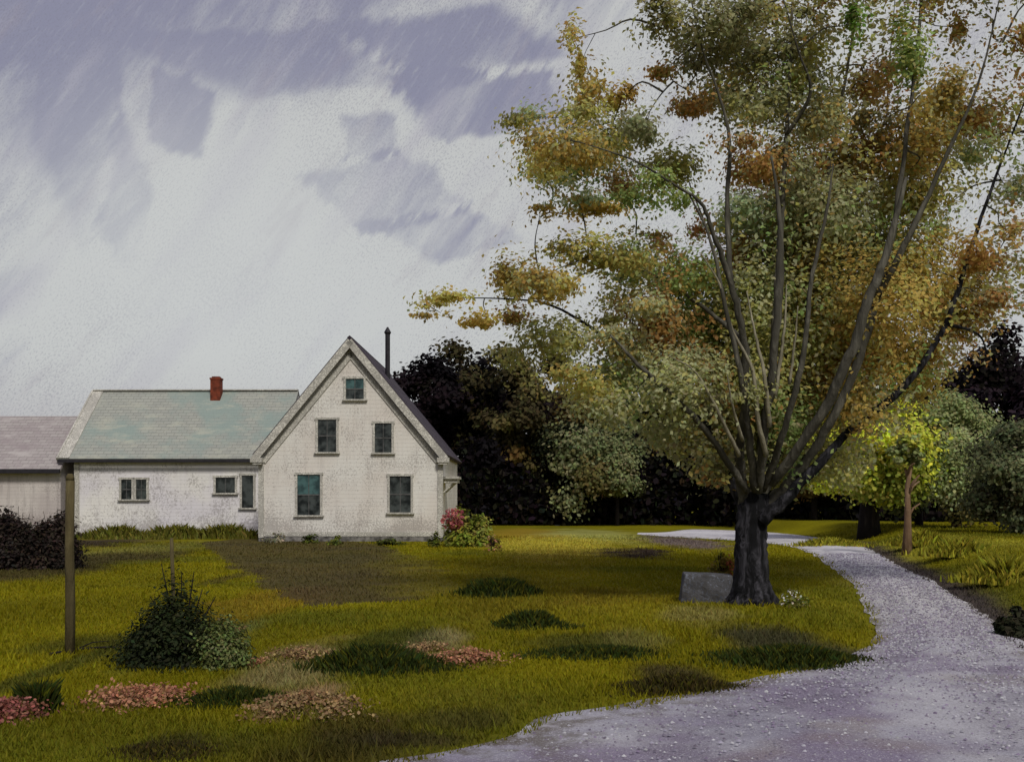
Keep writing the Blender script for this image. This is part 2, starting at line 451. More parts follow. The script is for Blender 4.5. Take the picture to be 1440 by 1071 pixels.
# loose gravel on the driveway (nobody could count it)
def pebbles(n):
    t = rng.random(n); k = rng.random(n)
    ii = np.clip((np.interp(rng.random(n), [0, 0.55, 1], [22, 80, 118])), 0, rows - 2)
    i0 = ii.astype(int); fr = (ii - i0)[:, None]
    L = LE[i0] * (1 - fr) + LE[i0 + 1] * fr; Rr = RE[i0] * (1 - fr) + RE[i0 + 1] * fr
    p = L * (1 - t[:, None]) + Rr * t[:, None]
    z = 0.05 * (1 - (2 * t - 1) ** 2) + 0.010
    s = 0.0045 + 0.010 * rng.random(n) ** 3 + 0.0006 * p[:, 1]
    base = np.array([[1, 0, 0], [0, 1, 0], [-1, 0, 0], [0, -1, 0], [0.1, 0.1, 0.8]])
    ang = rng.random(n) * 6.28
    ca, sa = np.cos(ang), np.sin(ang)
    V = np.empty((n, 5, 3))
    for q in range(5):
        bx = base[q, 0] * (0.7 + 0.6 * rng.random(n)); by = base[q, 1] * (0.7 + 0.6 * rng.random(n))
        V[:, q, 0] = p[:, 0] + s * (bx * ca - by * sa); V[:, q, 1] = p[:, 1] + s * (bx * sa + by * ca)
        V[:, q, 2] = z + s * base[q, 2] - 0.002
    o = np.arange(n)[:, None, None] * 5
    tri = np.array([[0, 1, 4], [1, 2, 4], [2, 3, 4], [3, 0, 4]])[None]
    pal = np.array([(0.47, 0.46, 0.51), (0.36, 0.34, 0.42), (0.24, 0.21, 0.27), (0.28, 0.23, 0.33), (0.52, 0.52, 0.54)])
    col = pal[rng.integers(0, 5, n)] * (0.7 + 0.6 * rng.random((n, 1)))
    return np_mesh('gravel', V.reshape(-1, 3), (o + tri).reshape(-1, 3), np.repeat(col, 5, 0))
gr = link('gravel', pebbles(14000), M['blade'])
tag(gr, 'loose pale and purple gravel scattered over the driveway', 'gravel', kind='stuff')

# ------------------------------------------------------------------ leaves and grass
def leaf_cloud(name, P, size, col, aspect=1.7, up=0.3, shape='leaf', out=None):
    """P (n,3), size (n,), col (n,3): one small folded leaf per point"""
    n = len(P)
    d = rng.normal(size=(n, 3)); d[:, 2] -= 0.25
    d /= np.linalg.norm(d, axis=1)[:, None] + 1e-9
    q = rng.normal(size=(n, 3)); q[:, 2] += up * 3
    w = np.cross(d, q); w /= np.linalg.norm(w, axis=1)[:, None] + 1e-9
    nn = np.cross(w, d)
    if out is not None:                           # leaves turn their faces outward and up to the light
        nn = out / (np.linalg.norm(out, axis=1)[:, None] + 1e-9) * 0.8 + np.array((0, 0, 0.45)) + rng.normal(size=(n, 3)) * 0.42
        nn /= np.linalg.norm(nn, axis=1)[:, None] + 1e-9
        d = np.cross(nn, rng.normal(size=(n, 3))); d /= np.linalg.norm(d, axis=1)[:, None] + 1e-9
        w = np.cross(nn, d)
    L = (size * aspect * 0.5)[:, None]; W = (size * 0.5)[:, None]
    if shape == 'leaf':
        V = np.stack([P - d * L, P - d * L * 0.1 + w * W + nn * W * 0.3, P + d * L, P - d * L * 0.1 - w * W + nn * W * 0.3], 1)
        return np_mesh(name, V.reshape(-1, 3), np.arange(n * 4).reshape(n, 4)[:, [0, 1, 2, 3]], np.repeat(col, 4, 0))
    V = np.stack([P - d * L, P - d * L * 0.3 + w * W * 0.9, P + d * L * 0.5 + w * W * 0.75, P + d * L, P + d * L * 0.45 - w * W * 0.8, P - d * L * 0.35 - w * W], 1)
    return np_mesh(name, V.reshape(-1, 3), np.arange(n * 6).reshape(n, 6), np.repeat(col, 6, 0))

def vary(cols, h=0.16, v=0.28):
    n = len(cols)
    b = 1 + v * rng.normal(size=(n, 1))
    t = 1 + h * rng.normal(size=(n, 3))
    return np.clip(cols * np.clip(b, 0.35, 1.9) * np.clip(t, 0.6, 1.5), 0.002, 0.9)

def ball(n, power=0.45):                       # points in a unit ball, denser toward the shell
    d = rng.normal(size=(n, 3)); d /= np.linalg.norm(d, axis=1)[:, None]
    return d * (rng.random((n, 1)) ** power)

# grass: one mass of blades
def make_grass(n):
    r = rng.random(n)
    d0, d1 = 5.6, 46.0
    y = d0 * (d1 / d0) ** (r ** 1.15)
    x = (rng.random(n) * 2 - 1) * (y * 0.62 + 2.0)
    keep = ~in_poly(x, y, ROAD_POLY)
    edge = np.minimum(dist_to(x, y, LE), dist_to(x, y, RE))
    keep |= (edge < 0.34 * (fbm(x, y, 1.7) - 0.30)) & (y > 5)
    # the outer metre of the bank and the brown wedge grow thin
    keep &= (rng.random(n) < 0.35 + 0.65 * sstep(0, 0.5, edge))
    wedge = in_poly(x, y, BROWN_WEDGE)
    keep &= ~(wedge & (rng.random(n) < 0.55))
    keep &= ~((y > 39.2) & (x < -2.2))
    x, y, edge = x[keep], y[keep], edge[keep]
    n = len(x)
    z = np.where(in_poly(x, y, ROAD_POLY), 0.012, gz(x, y))
    col = gcol(x, y)
    t = fbm(x, y, 1.1)
    h = (0.020 + 0.028 * rng.random(n)) * (0.5 + t) * (1 + 0.012 * y)
    tall = rng.random(n) < 0.02 + 0.05 * (t > 0.6)
    h = np.where(tall, h * 1.9, h)
    wv = 0.004 + 0.00055 * y
    a = rng.random(n) * 6.28
    lean = 0.35 + 0.5 * rng.random(n)
    b = rng.random(n) * 6.28
    px, py = np.cos(a) * wv, np.sin(a) * wv
    V = np.empty((n, 3, 3))
    V[:, 0] = np.stack([x - px, y - py, z - 0.004], 1); V[:, 1] = np.stack([x + px, y + py, z - 0.004], 1)
    V[:, 2] = np.stack([x + np.cos(b) * h * lean, y + np.sin(b) * h * lean, z + h], 1)
    col = vary(col * 1.12, 0.05, 0.10)
    return np_mesh('grass', V.reshape(-1, 3), np.arange(n * 3).reshape(n, 3), np.repeat(col, 3, 0))
gs = link('grass', make_grass(430000), M['blade'])
tag(gs, 'short olive grass of the lawn and verges', 'grass', kind='stuff')

# ------------------------------------------------------------------ farmhouse
H = empty('farmhouse', (-5.97, 40.0, 0.0), R(-0.7))
tag(H, 'white clapboard farmhouse with steep front gable and long low wing with red chimney', 'house')
A_, EZ, PZ, DEP = 3.38, 3.30, 7.42, 9.0
WX0, WX1, WY0, WY1, WEZ, WPZ = -A_ - 8.35, -A_, 3.5, 10.1, 3.30, 6.12
b = MB()
prof = [(-A_, 0.0), (A_, 0.0), (A_, EZ), (0, PZ), (-A_, EZ)]
pts = [(x, 0, z) for x, z in prof] + [(x, DEP, z) for x, z in prof]
b.poly(pts, [(0, 1, 2, 3, 4), (9, 8, 7, 6, 5), (1, 6, 7, 2), (5, 0, 4, 9), (0, 5, 6, 1), (2, 7, 8, 3), (4, 3, 8, 9)])
b.build('gable_wall', M['siding'], H)
b = MB()
pr = [(WY0, 0.0), (WY1, 0.0), (WY1, WEZ), ((WY0 + WY1) / 2, WPZ), (WY0, WEZ)]
pts = [(WX0, y, z) for y, z in pr] + [(WX1 - 0.003, y, z) for y, z in pr]
b.poly(pts, [(0, 1, 2, 3, 4), (9, 8, 7, 6, 5), (0, 5, 6, 1), (1, 6, 7, 2), (2, 7, 8, 3), (3, 8, 9, 4), (4, 9, 5, 0)])
b.build('wing_wall', M['siding_wing'], H)
# foundation
b = MB()
b.box((0, DEP / 2, 0.06), (2 * A_ + 0.06, DEP + 0.06, 0.28))
b.box(((WX0 + WX1) / 2 - 0.02, (WY0 + WY1) / 2, 0.04), (WX1 - WX0, WY1 - WY0 + 0.06, 0.24))
b.build('foundation', M['stone'], H)
# main roof: two slabs, overhanging
ang = math.atan2(PZ - EZ, A_)
ov, fo, th = 0.32, 0.26, 0.13
ex, ez = A_ + ov * math.cos(ang), EZ - ov * math.sin(ang)
for s in (-1, 1):
    b = MB()
    up = 0.16
    q = [(0, -fo, PZ + up), (s * ex, -fo, ez + up), (s * ex, DEP + fo, ez + up), (0, DEP + fo, PZ + up)]
    if s < 0: q = [q[0], q[3], q[2], q[1]]
    b.slab(q, th)
    b.build('roof', M['roof_dark'], H)
# rake boards on the front gable, wide and pale, plus frieze
L = math.hypot(ex, PZ - ez)
for s in (-1, 1):
    b = MB()
    cx, cz = s * ex / 2, (PZ + ez) / 2
    rot = Matrix.Rotation(s * ang, 3, 'Y')
    b.box((cx - s * 0.045, -fo + 0.02, cz - 0.035), (L - 0.04, 0.06, 0.26), rot)
    b.box((cx - s * 0.22, -0.025, cz - 0.26), (L * 0.93, 0.045, 0.20), rot)
    b.build('rake_board', M['trim'], H)
# corner boards, eave returns
for s in (-1, 1):
    b = MB()
    b.box((s * (A_ - 0.06), -0.018, EZ / 2 + 0.02), (0.2, 0.04, EZ - 0.25))
    b.box((s * (A_ + 0.018), 0.10, EZ / 2 + 0.02), (0.04, 0.2, EZ - 0.25))
    b.build('corner_board', M['trim'], H)
    b = MB()
    b.box((s * (A_ + 0.06), -0.12, EZ - 0.30), (0.44, 0.36, 0.17)); b.box((s * (A_ + 0.04), -0.12, EZ - 0.42), (0.32, 0.28, 0.08))
    b.build('eave_return', M['trim'], H)
b = MB(); b.box((0.0, -0.02, 0.27), (2 * A_ - 0.36, 0.05, 0.16)); b.build('skirt_board', M['trim'], H)
# wing roof
wm = (WY0 + WY1) / 2
wang = math.atan2(WPZ - WEZ, wm - WY0)
wo = 0.38
wy, wz = WY0 - wo * math.cos(wang), WEZ - wo * math.sin(wang)
wy2 = WY1 + wo * math.cos(wang)
lx = WX0 - 0.55
b = MB(); b.slab([(lx, wy, wz + 0.13), (WX1 + 0.02, wy, wz + 0.13), (WX1 + 0.02, wm, WPZ + 0.13), (lx, wm, WPZ + 0.13)], 0.1)
b.build('wing_roof', M['roof_teal'], H)
b = MB(); b.slab([(lx, wm, WPZ + 0.13), (WX1 + 0.02, wm, WPZ + 0.13), (WX1 + 0.02, wy2, wz + 0.13), (lx, wy2, wz + 0.13)], 0.1)
b.build('wing_roof', M['roof_teal'], H)
b = MB(); b.box(((lx + WX1) / 2, wm, WPZ + 0.155), (WX1 - lx, 0.26, 0.05)); b.build('ridge_cap', M['trim'], H)
b = MB()
WL = math.hypot(wm - wy, WPZ - wz)
b.box((lx - 0.03, (wy + wm) / 2, (wz + WPZ) / 2 + 0.06), (0.07, WL, 0.24), Matrix.Rotation(wang, 3, 'X'))
b.box((lx - 0.03, (wy2 + wm) / 2, (wz + WPZ) / 2 + 0.06), (0.07, WL, 0.24), Matrix.Rotation(-wang, 3, 'X'))
b.box((lx + 0.22, (wy + wm) / 2, (wz + WPZ) / 2 + 0.145), (0.45, WL, 0.05), Matrix.Rotation(wang, 3, 'X'))
b.build('wing_rake_board', M['trim'], H)
b = MB(); b.box(((lx + WX1) / 2, wy - 0.03, wz + 0.03), (WX1 - lx, 0.10, 0.11)); b.build('gutter', M['black_metal'], H)
b = MB(); b.box((WX0 + 0.09, WY0 - 0.018, WEZ / 2), (0.2, 0.04, WEZ - 0.3)); b.build('corner_board', M['trim'], H)

def window(cx, cz, w, h, y, teal=None, sash=2, lights=1):
    fr = MB(); t = 0.085
    for s in (-1, 1): fr.box((cx + s * (w / 2 + t / 2), y - 0.025, cz), (t, 0.06, h))
    fr.box((cx, y - 0.028, cz + h / 2 + t / 2), (w + 2 * t + 0.06, 0.07, t))
    f = fr.build('window', M['trim'], H)
    sl = MB(); sl.box((cx, y - 0.05, cz - h / 2 - 0.03), (w + 2 * t + 0.1, 0.13, 0.06)); sl.build('sill', M['trim'], f)
    for k in range(sash):
        hh = h / sash
        zc = cz + h / 2 - hh * (k + 0.5)
        p = MB(); p.box((cx, y - 0.008 - 0.004 * k, zc), (w - 0.002, 0.012, hh - 0.002))
        p.build('pane', M['glass_teal'] if (teal and k < teal) else M['glass_dark'], f)
    mm = MB()
    if sash > 1: mm.box((cx, y - 0.022, cz), (w, 0.02, 0.045))
    for k in range(1, lights + 1):
        mm.box((cx - w / 2 + w * k / (lights + 1), y - 0.020, cz), (0.026, 0.014, h))
    mm.build('muntin', M['sash'], f)
    return f
window(0.16, 5.63, 0.66, 0.76, 0, teal=1, sash=2)
window(-0.87, 3.90, 0.68, 1.2, 0)
window(1.21, 3.82, 0.62, 1.08, 0)
window(-1.55, 1.72, 0.84, 1.5, 0, teal=1)
window(1.84, 1.74, 0.78, 1.34, 0)
window(-9.62, 1.95, 0.42, 0.80, WY0); window(-9.02, 1.95, 0.42, 0.80, WY0)
window(-5.62, 2.12, 0.78, 0.62, WY0, sash=1)
# side window on the right wall with its hood
b = MB()
b.box((A_ + 0.30, 1.0, 2.36), (0.62, 1.5, 0.09)); b.box((A_ + 0.30, 1.0, 2.24), (0.5, 1.3, 0.14))
b.tube([(A_ + 0.02, 0.5, 1.8), (A_ + 0.45, 0.5, 2.2)], [0.035, 0.035], 6); b.tube([(A_ + 0.02, 1.5, 1.8), (A_ + 0.45, 1.5, 2.2)], [0.035, 0.035], 6)
b.build('door_hood', M['trim'], H)
window(-4.72, 1.86, 0.46, 1.30, WY0, sash=1, lights=0)   # narrow dark opening in the wing corner
# chimney, stovepipe
b = MB(); b.box((-6.83, 6.45, 6.12), (0.42, 0.42, 1.16)); ch = b.build('chimney', M['brick'], H)
b = MB(); b.box((-6.83, 6.45, 6.72), (0.47, 0.47, 0.07)); b.box((-6.83, 6.45, 6.79), (0.32, 0.32, 0.05)); b.build('chimney_cap', M['brick'], ch)
b = MB(); b.box((-6.83, 6.2, 5.62), (0.62, 0.5, 0.06), Matrix.Rotation(wang, 3, 'X')); b.build('flashing', M['trim'], ch)
b = MB(); b.tube([(0.86, 4.0, 6.2), (0.86, 4.0, 8.25)], [0.10, 0.10], 10); b.tube([(0.86, 4.0, 8.25), (0.86, 4.0, 8.33), (0.86, 4.0, 8.55)], [0.10, 0.15, 0.03], 10)
b.build('stovepipe', M['black_metal'], H)

# ------------------------------------------------------------------ low shed left of the wing
SH = empty('shed', (-21.9, 43.5, 0.0), R(-0.7))
tag(SH, 'low pale shed with faded mauve roof at the left end of the house', 'shed')
sx0, sx1, sd, sez, spz = -5.5, 3.75, 6.0, 2.85, 5.0
b = MB()
pr = [(0, 0.0), (sd, 0.0), (sd, sez), (sd / 2, spz), (0, sez)]
pts = [(sx0, y, z) for y, z in pr] + [(sx1, y, z) for y, z in pr]
b.poly(pts, [(0, 1, 2, 3, 4), (9, 8, 7, 6, 5), (0, 5, 6, 1), (1, 6, 7, 2), (2, 7, 8, 3), (3, 8, 9, 4), (4, 9, 5, 0)])
b.build('wall', M['siding_shed'], SH)
sa = math.atan2(spz - sez, sd / 2)
sy, sz = -0.35 * math.cos(sa), sez - 0.35 * math.sin(sa)
b = MB(); b.slab([(sx0 - 0.3, sy, sz + 0.12), (sx1 + 0.1, sy, sz + 0.12), (sx1 + 0.1, sd / 2, spz + 0.12), (sx0 - 0.3, sd / 2, spz + 0.12)], 0.1); b.build('roof', M['roof_pale'], SH)
b = MB(); b.slab([(sx0 - 0.3, sd / 2, spz + 0.12), (sx1 + 0.1, sd / 2, spz + 0.12), (sx1 + 0.1, sd - sy, sz + 0.12), (sx0 - 0.3, sd - sy, sz + 0.12)], 0.1); b.build('roof', M['roof_pale'], SH)
b = MB(); b.box(((sx0 + sx1) / 2 - 0.1, sy - 0.03, sz + 0.02), (sx1 - sx0 + 0.4, 0.08, 0.16)); b.build('fascia', M['black_metal'], SH)
b = MB(); b.box((-1.4, -0.012, 1.05), (2.2, 0.05, 2.1)); d_ = b.build('door', M['siding_wing'], SH)
b = MB(); b.box((-1.4, -0.045, 1.05), (0.03, 0.02, 2.06)); b.box((-2.47, -0.05, 1.05), (0.1, 0.03, 2.1)); b.box((-0.33, -0.05, 1.05), (0.1, 0.03, 2.1)); b.build('batten', M['trim'], d_)

# ------------------------------------------------------------------ the big maple by the driveway
TD = 16.4
OC, OC2, OL, GG, GR, DG, SG, BR, OR, YE, DO = (S(122, 102, 42), S(132, 108, 44), S(110, 108, 52), S(108, 110, 78), S(94, 110, 58), S(76, 102, 34),
    S(112, 126, 94), S(120, 90, 44), S(134, 94, 48), S(144, 126, 60), S(90, 88, 60))
CL = [  # survey direction, radii, leaf colour, fullness
 (804,55,12,30,OC,.7),(822,116,28,30,OC,.9),(872,137,25,20,OC2,.9),(804,160,45,16,OL,.8),(743,190,35,20,SG,.45),(792,200,55,28,OC,1),(768,232,40,26,YE,.9),
 (829,232,58,38,GR,1),(853,195,45,30,OL,1),(902,177,32,24,GG,.7),(804,275,40,20,SG,.7),(878,262,34,18,BR,.9),(914,275,40,22,GR,.9),(951,232,45,28,OL,.9),
 (816,302,58,9,OC,.8),(760,305,30,6,OC,.5),(719,385,30,28,OC2,.9),(761,397,45,24,OC,1),(829,360,60,24,OL,1),(884,366,45,28,GR,.9),(633,415,46,7,OC2,.8),(597,428,24,5,OC2,.8),
 (682,446,42,9,OC2,.8),(620,440,25,5,OC,.6),(725,440,26,14,BR,.9),(792,483,52,30,OL,1),(902,430,45,20,GG,.7),(927,464,40,42,BR,1),(982,452,40,40,DG,1),(957,397,42,28,GR,1),
 (878,483,50,25,GG,.9),(850,450,30,12,OL,.5),(927,37,40,20,DO,.9),(1000,37,50,25,DO,1),(1067,18,50,20,OL,.9),(988,85,45,25,DO,1),(939,100,25,12,BR,.8),(1067,73,45,28,DO,.9),(1024,128,60,20,OC,.9),
 (982,147,42,14,BR,.9),(1079,147,40,25,GG,.8),(1128,116,40,48,GG,.8),(1146,171,35,40,GG,.8),(1232,122,34,38,OR,.9),(1281,80,24,50,GR,.9),(1330,128,34,34,OC,.95),(1379,165,34,28,BR,.9),
 (1208,30,15,28,DG,.8),(1348,37,15,30,BR,.7),(1293,190,50,48,OC,.95),(1226,208,40,34,BR,.9),(1269,263,50,40,OC,1),(1385,208,30,20,SG,.8),(1024,200,34,14,BR,.4),(1073,238,40,30,BR,.95),
 (1110,257,34,45,OR,.95),(1171,232,35,40,OC,.8),(1049,299,50,28,SG,.9),(1110,305,45,30,SG,.9),(1171,287,58,40,GG,.95),(1220,342,60,40,GG,.95),(1092,360,60,40,OL,.9),
 (1037,360,28,50,BR,.9),(1147,366,30,50,OC,.9),(1275,379,50,48,OC,.95),(1324,415,58,46,OC2,.95),(1373,348,30,24,BR,.9),(1397,373,30,14,OR,.7),(1073,440,60,50,GG,.95),(1171,428,50,40,OC,.9),
 (1220,483,70,40,OC,1),(1354,464,38,32,BR,.9),(988,305,26,22,OR,.35),(1060,520,66,56,OL,.95),(1160,520,60,50,BR,.9),(1250,520,56,38,OC,.9),(960,555,56,40,GG,.85),(1000,500,50,38,GR,.95),
 (1010,610,42,34,GG,.7),(1100,595,48,45,GR,.8),(1150,575,40,30,OC,.7),(880,525,60,30,GG,.7),(820,540,56,22,OL,.7),(1040,420,40,40,OL,.8),(1130,470,40,40,GG,.8),(1195,560,40,26,OL,.6),
 (1320,300,26,24,GG,.5),(1420,270,30,25,SG,.6),(1410,60,20,30,BR,.4),(1425,330,25,16,OR,.5),(1240,175,24,24,DO,.6),(890,330,30,12,OC,.5),(930,340,26,16,OR,.3),
 (1180,140,24,36,OL,.6),(1110,190,30,24,OL,.7),(1000,560,30,30,DO,.7),(1150,20,20,16,DO,.5),(1130,60,30,26,OL,.7),
 (1120,400,50,50,GG,.8),(1060,640,40,26,GG,.7),(1150,640,50,24,OL,.6),(1010,660,40,22,DO,.6),(940,520,50,36,GR,.8),(1080,480,50,40,GG,.8),(1180,350,50,40,OL,.8),(1400,420,30,20,BR,.6),(1290,260,50,50,OL,.6),(1100,230,46,60,GG,.3),(1040,130,70,50,DO,.5),(1190,220,60,60,OL,.5),(1130,330,70,60,GG,.8),(1060,560,70,70,GG,.85),(1130,440,70,60,OL,.85),(1040,470,60,60,OL,.8),(980,380,50,40,GR,.6),(1100,520,70,60,BR,.6),(1240,440,60,60,OC,.6),(1190,500,60,60,BR,.6),(960,470,60,40,GR,.9),(1340,170,40,40,OC,.5),(1400,150,30,30,OC,.5),(1060,20,60,20,DO,.6),(1360,420,50,40,OC,.6),(870,400,50,30,OL,.5),(870,570,50,36,GG,.5),(930,600,44,34,GG,.5),(980,610,44,36,OL,.6),(1030,590,50,40,OL,.7),(1100,660,50,26,OL,.5),(1180,640,46,30,OL,.5),(1120,560,60,50,OC,.6),(1210,560,50,40,OC,.5),(1290,520,50,36,OC,.7),(1350,500,36,26,BR,.5)]
for _ in range(46):                            # the crown goes on above and to the right
    CL.append((rng.uniform(880, 1480), rng.uniform(-330, -25), rng.uniform(30, 60), rng.uniform(24, 48), [OC, OL, GG, BR, GR, DO, OR][rng.integers(7)], 0.8))
for _ in range(16):
    CL.append((rng.uniform(1465, 1680), rng.uniform(-150, 430), rng.uniform(30, 55), rng.uniform(24, 45), [OC, OL, GG, BR, OR][rng.integers(5)], 0.8))

tree = empty('maple_tree', (*at(1058, 700, TD).xy, 0.0))
tag(tree, 'big spreading maple with ochre and green leaves and dark forked trunk beside the driveway', 'tree')
T0 = Vector(tree.location)
def tl(u, v, dd=0.0): return at(u, v, TD + dd - 0.35 * float(1 - sstep(500, 690, v))) - T0
PXM = TD / F
def limb(pts, radii, seed, mat, name='branch', n=9, per=6):
    p3 = spline([tuple(tl(*p)) for p in pts], per)
    rr = np.interp(np.linspace(0, len(radii) - 1, len(p3)), range(len(radii)), radii) * PXM * np.linspace(0.74, 0.44, len(p3))
    js = random.Random(seed)
    p3 = [Vector(p) + Vector((js.uniform(-1, 1), js.uniform(-1, 1), js.uniform(-1, 1))) * (r * 0.25) for p, r in zip(p3, rr)]
    b = MB(); b.tube(p3, rr, n, 0.25, seed)
    return b.build(name, mat, tree, True), p3
# trunk with root flare
tp = [(1057, 856), (1057, 838), (1057, 820), (1056, 790), (1056, 760), (1057, 735), (1060, 712), (1063, 692)]
p3 = spline([tuple(tl(*p)) for p in tp], 5)
rad = np.interp(np.linspace(0, 7, len(p3)), range(8), [38, 31, 26, 23, 22, 22, 23, 18]) * PXM
b = MB(); b.tube([Vector(p) for p in p3], rad, 18, 0.16, 5)
for k in range(7):                              # roots
    an = k * 0.9 + 0.3
    q = [Vector((math.cos(an) * r_, math.sin(an) * r_, z_)) for r_, z_ in ((0.12, 0.36), (0.23, 0.14), (0.34, 0.05), (0.50, -0.03))]
    b.tube(q, [0.12, 0.11, 0.085, 0.03], 8, 0.2, k)
b.build('trunk', M['bark'], tree, True)
BR_PTS = []
LIMBS = [
 ([(1068,725,0),(1100,690,-.1),(1135,645,-.3),(1172,585,-.5),(1210,500,-.6),(1232,420,-.6),(1255,330,-.5),(1272,210,-.3),(1288,90,0),(1300,-60,.3),(1310,-220,.5)],[14,11,10,9,9,8,7,6,5,4,2],'limb'),
 ([(1060,720,.1),(1070,640,.2),(1080,560,.1),(1090,470,0),(1095,390,0),(1099,300,.1),(1106,190,.2),(1112,80,.3),(1116,-60,.4),(1120,-240,.5)],[13,11,10,9,9,7,5,4,3,1.5],'limb'),
 ([(1050,722,0),(1040,650,-.2),(1048,560,-.4),(1046,480,-.6),(1028,400,-.8),(1004,330,-1),(985,285,-1.1),(945,258,-1.2),(890,225,-1.3),(815,200,-1.4)],[12,10,9,8,7,5,4,3,2.5,1.5],'limb'),
 ([(1046,715,.2),(1016,640,.3),(985,590,.4),(935,545,.5),(880,495,.6),(838,465,.7),(760,425,.8),(640,418,.9)],[11,9,8,7,6,5,3,1.5],'bark'),
 ([(1066,710,.3),(1098,620,.6),(1128,510,.9),(1142,400,1.1),(1160,290,1.2),(1174,190,1.3),(1196,70,1.4),(1215,-80,1.5),(1225,-220,1.6)],[12,10,8,7,6,5,3.5,2.5,1.5],'limb'),
 ([(1070,735,-.2),(1120,685,-.3),(1190,610,-.2),(1270,545,0),(1330,455,.2),(1362,360,.3),(1400,250,.5),(1450,120,.6)],[13,11,9,8,7,6,4,2],'bark'),
 ([(1028,400,-.8),(1022,300,-.6),(1026,200,-.5),(1010,130,-.4),(985,60,-.3),(960,-60,-.2)],[5,5,4,3,2.5,1.5],'limb'),
 ([(1232,420,-.6),(1280,330,-1),(1330,220,-1.2),(1375,120,-1.4),(1410,-20,-1.5)],[7,6,4.5,3,1.5],'limb'),
 ([(1106,190,.2),(1140,130,-.2),(1122,70,-.4),(1090,-40,-.6)],[4,3.5,2.5,1.5],'limb'),
 ([(1046,480,-.6),(1000,440,.2),(940,400,.8),(870,370,1.2),(790,395,1.4),(700,395,1.5)],[5,4.5,4,3,2,1],'limb'),
 ([(1330,455,.2),(1375,470,.4),(1390,500,.5)],[4,3,1.5],'bark'),
 ([(1142,400,1.1),(1190,310,1.8),(1240,220,2.4),(1250,100,2.6),(1262,-40,2.8)],[5,4,3,2,1],'limb')]
for k, (p, r, mk) in enumerate(LIMBS):
    o, q = limb(p, r, k, M[mk])
    BR_PTS += q[3:]
LIMBS2 = [([(1062,690,-.3),(1052,600,-.7),(1040,520,-.9),(1020,430,-1),(1000,340,-1.1),(968,270,-1.1)],[8,7,6,5,4,2.5]),
          ([(1066,690,-.3),(1078,590,-.8),(1090,480,-1),(1097,380,-1),(1096,300,-1),(1085,220,-.9)],[8,8,8,9,6,3]),
          ([(1074,690,-.2),(1104,600,-.8),(1130,500,-1),(1140,400,-1.1),(1162,300,-1.1),(1172,230,-1)],[7,6.5,6,5,4,2]),
          ([(1085,680,-.3),(1150,590,-.8),(1195,500,-1),(1222,420,-1.1),(1248,350,-1.1),(1275,250,-1.1)],[10,10,11,11,10,5]),
          ([(1050,690,-.3),(1000,615,-.8),(950,560,-1),(905,520,-1),(858,470,-1)],[7,6,6,6,2])]
for k, (p, r) in enumerate(LIMBS2):
    o, q = limb(p, r, 70 + k, M['limb'])
    BR_PTS += q[6:]
LIT_TWIGS = [([(1078,640,-.4),(1066,590,-.5),(1058,520,-.5),(1030,465,-.6),(1012,400,-.7),(985,355,-.8)],[3.5,3,2.6,2.2,1.8,1]),
        ([(1082,600,-.5),(1075,530,-.6),(1062,470,-.6),(1050,410,-.7)],[3,2.6,2,1]),
        ([(1090,560,-.5),(1098,500,-.6),(1104,450,-.7),(1106,400,-.7)],[2.6,2.4,2,1]),
        ([(1040,640,-.4),(1020,600,-.6),(1000,560,-.7),(975,520,-.8),(940,500,-.9)],[3,2.4,2,1.6,1]),
        ([(1045,620,-.5),(1030,570,-.7),(1022,520,-.8)],[2.4,1.8,1]),
        ([(1110,540,-.6),(1118,480,-.7),(1122,430,-.8)],[2,1.6,1])]
for k, (p, r) in enumerate(LIT_TWIGS): limb([(q_[0], q_[1], q_[2] - 0.35) for q_ in p], [x * 1.5 for x in r], 40 + k, M['lit_limb'], 'branch', 6)  # thin pale strands added as painted highlights on the limbs
# leaf clumps, twigs reach each clump
bp = np.array([tuple(p) for p in BR_PTS])
Pn, Sz, Cn, TW, On = [], [], [], [], []
tw = MB()
for ci, (u, v, ru, rv, col, full) in enumerate(CL):
    dd = rng.uniform(-1.2, 2.5) * (0.55 if min(ru, rv) < 12 else 1.0)
    if 960 < u < 1200 and v > 240: dd = abs(dd) + 0.1
    c = np.array(at(u, v, TD + dd) - T0)
    k = (TD + dd) / F
    n = int(full ** 1.3 * ru * rv * 1.3) + 60
    dp = 0.55 * (ru + rv) * 0.5 * k + 0.12
    nb = max(1, int(n / 300))                     # sprays inside a clump
    q = rng.normal(size=(n, 3)) * 0.56
    sp = rng.normal(size=(nb, 3)) * 0.55
    w = rng.integers(0, nb, n)
    q = np.where(rng.random((n, 1)) < 0.7, sp[w] + rng.normal(size=(n, 3)) * 0.3, q)
    q[:, 0] *= ru * k; q[:, 2] *= rv * k; q[:, 1] *= dp * 1.5
    Pn.append(c + q); On.append(q / np.array([ru * k, dp * 1.5, rv * k]) * 0.8 + np.array([0, -0.25, 0]))
    Sz.append(rng.uniform(0.032, 0.062, n))
    cc = np.tile(np.array(col), (n, 1))
    mixc = np.array([OL, GG, OC, DO][ci % 4])
    g = (rng.random((n, 1)) < 0.34) * 0.8
    shade = np.repeat(0.75 + 0.5 * rng.random((nb, 1)), 1, 1)[w]
    Cn.append(vary((cc * (1 - g) + mixc * g) * shade, 0.06, 0.13))
    TW.append((c, ru * k, rv * k, dp, sp[:4]))
todo = list(range(len(TW)))
bdist = [float(np.min(np.linalg.norm(bp - t[0], axis=1))) for t in TW]
todo.sort(key=lambda i: bdist[i])
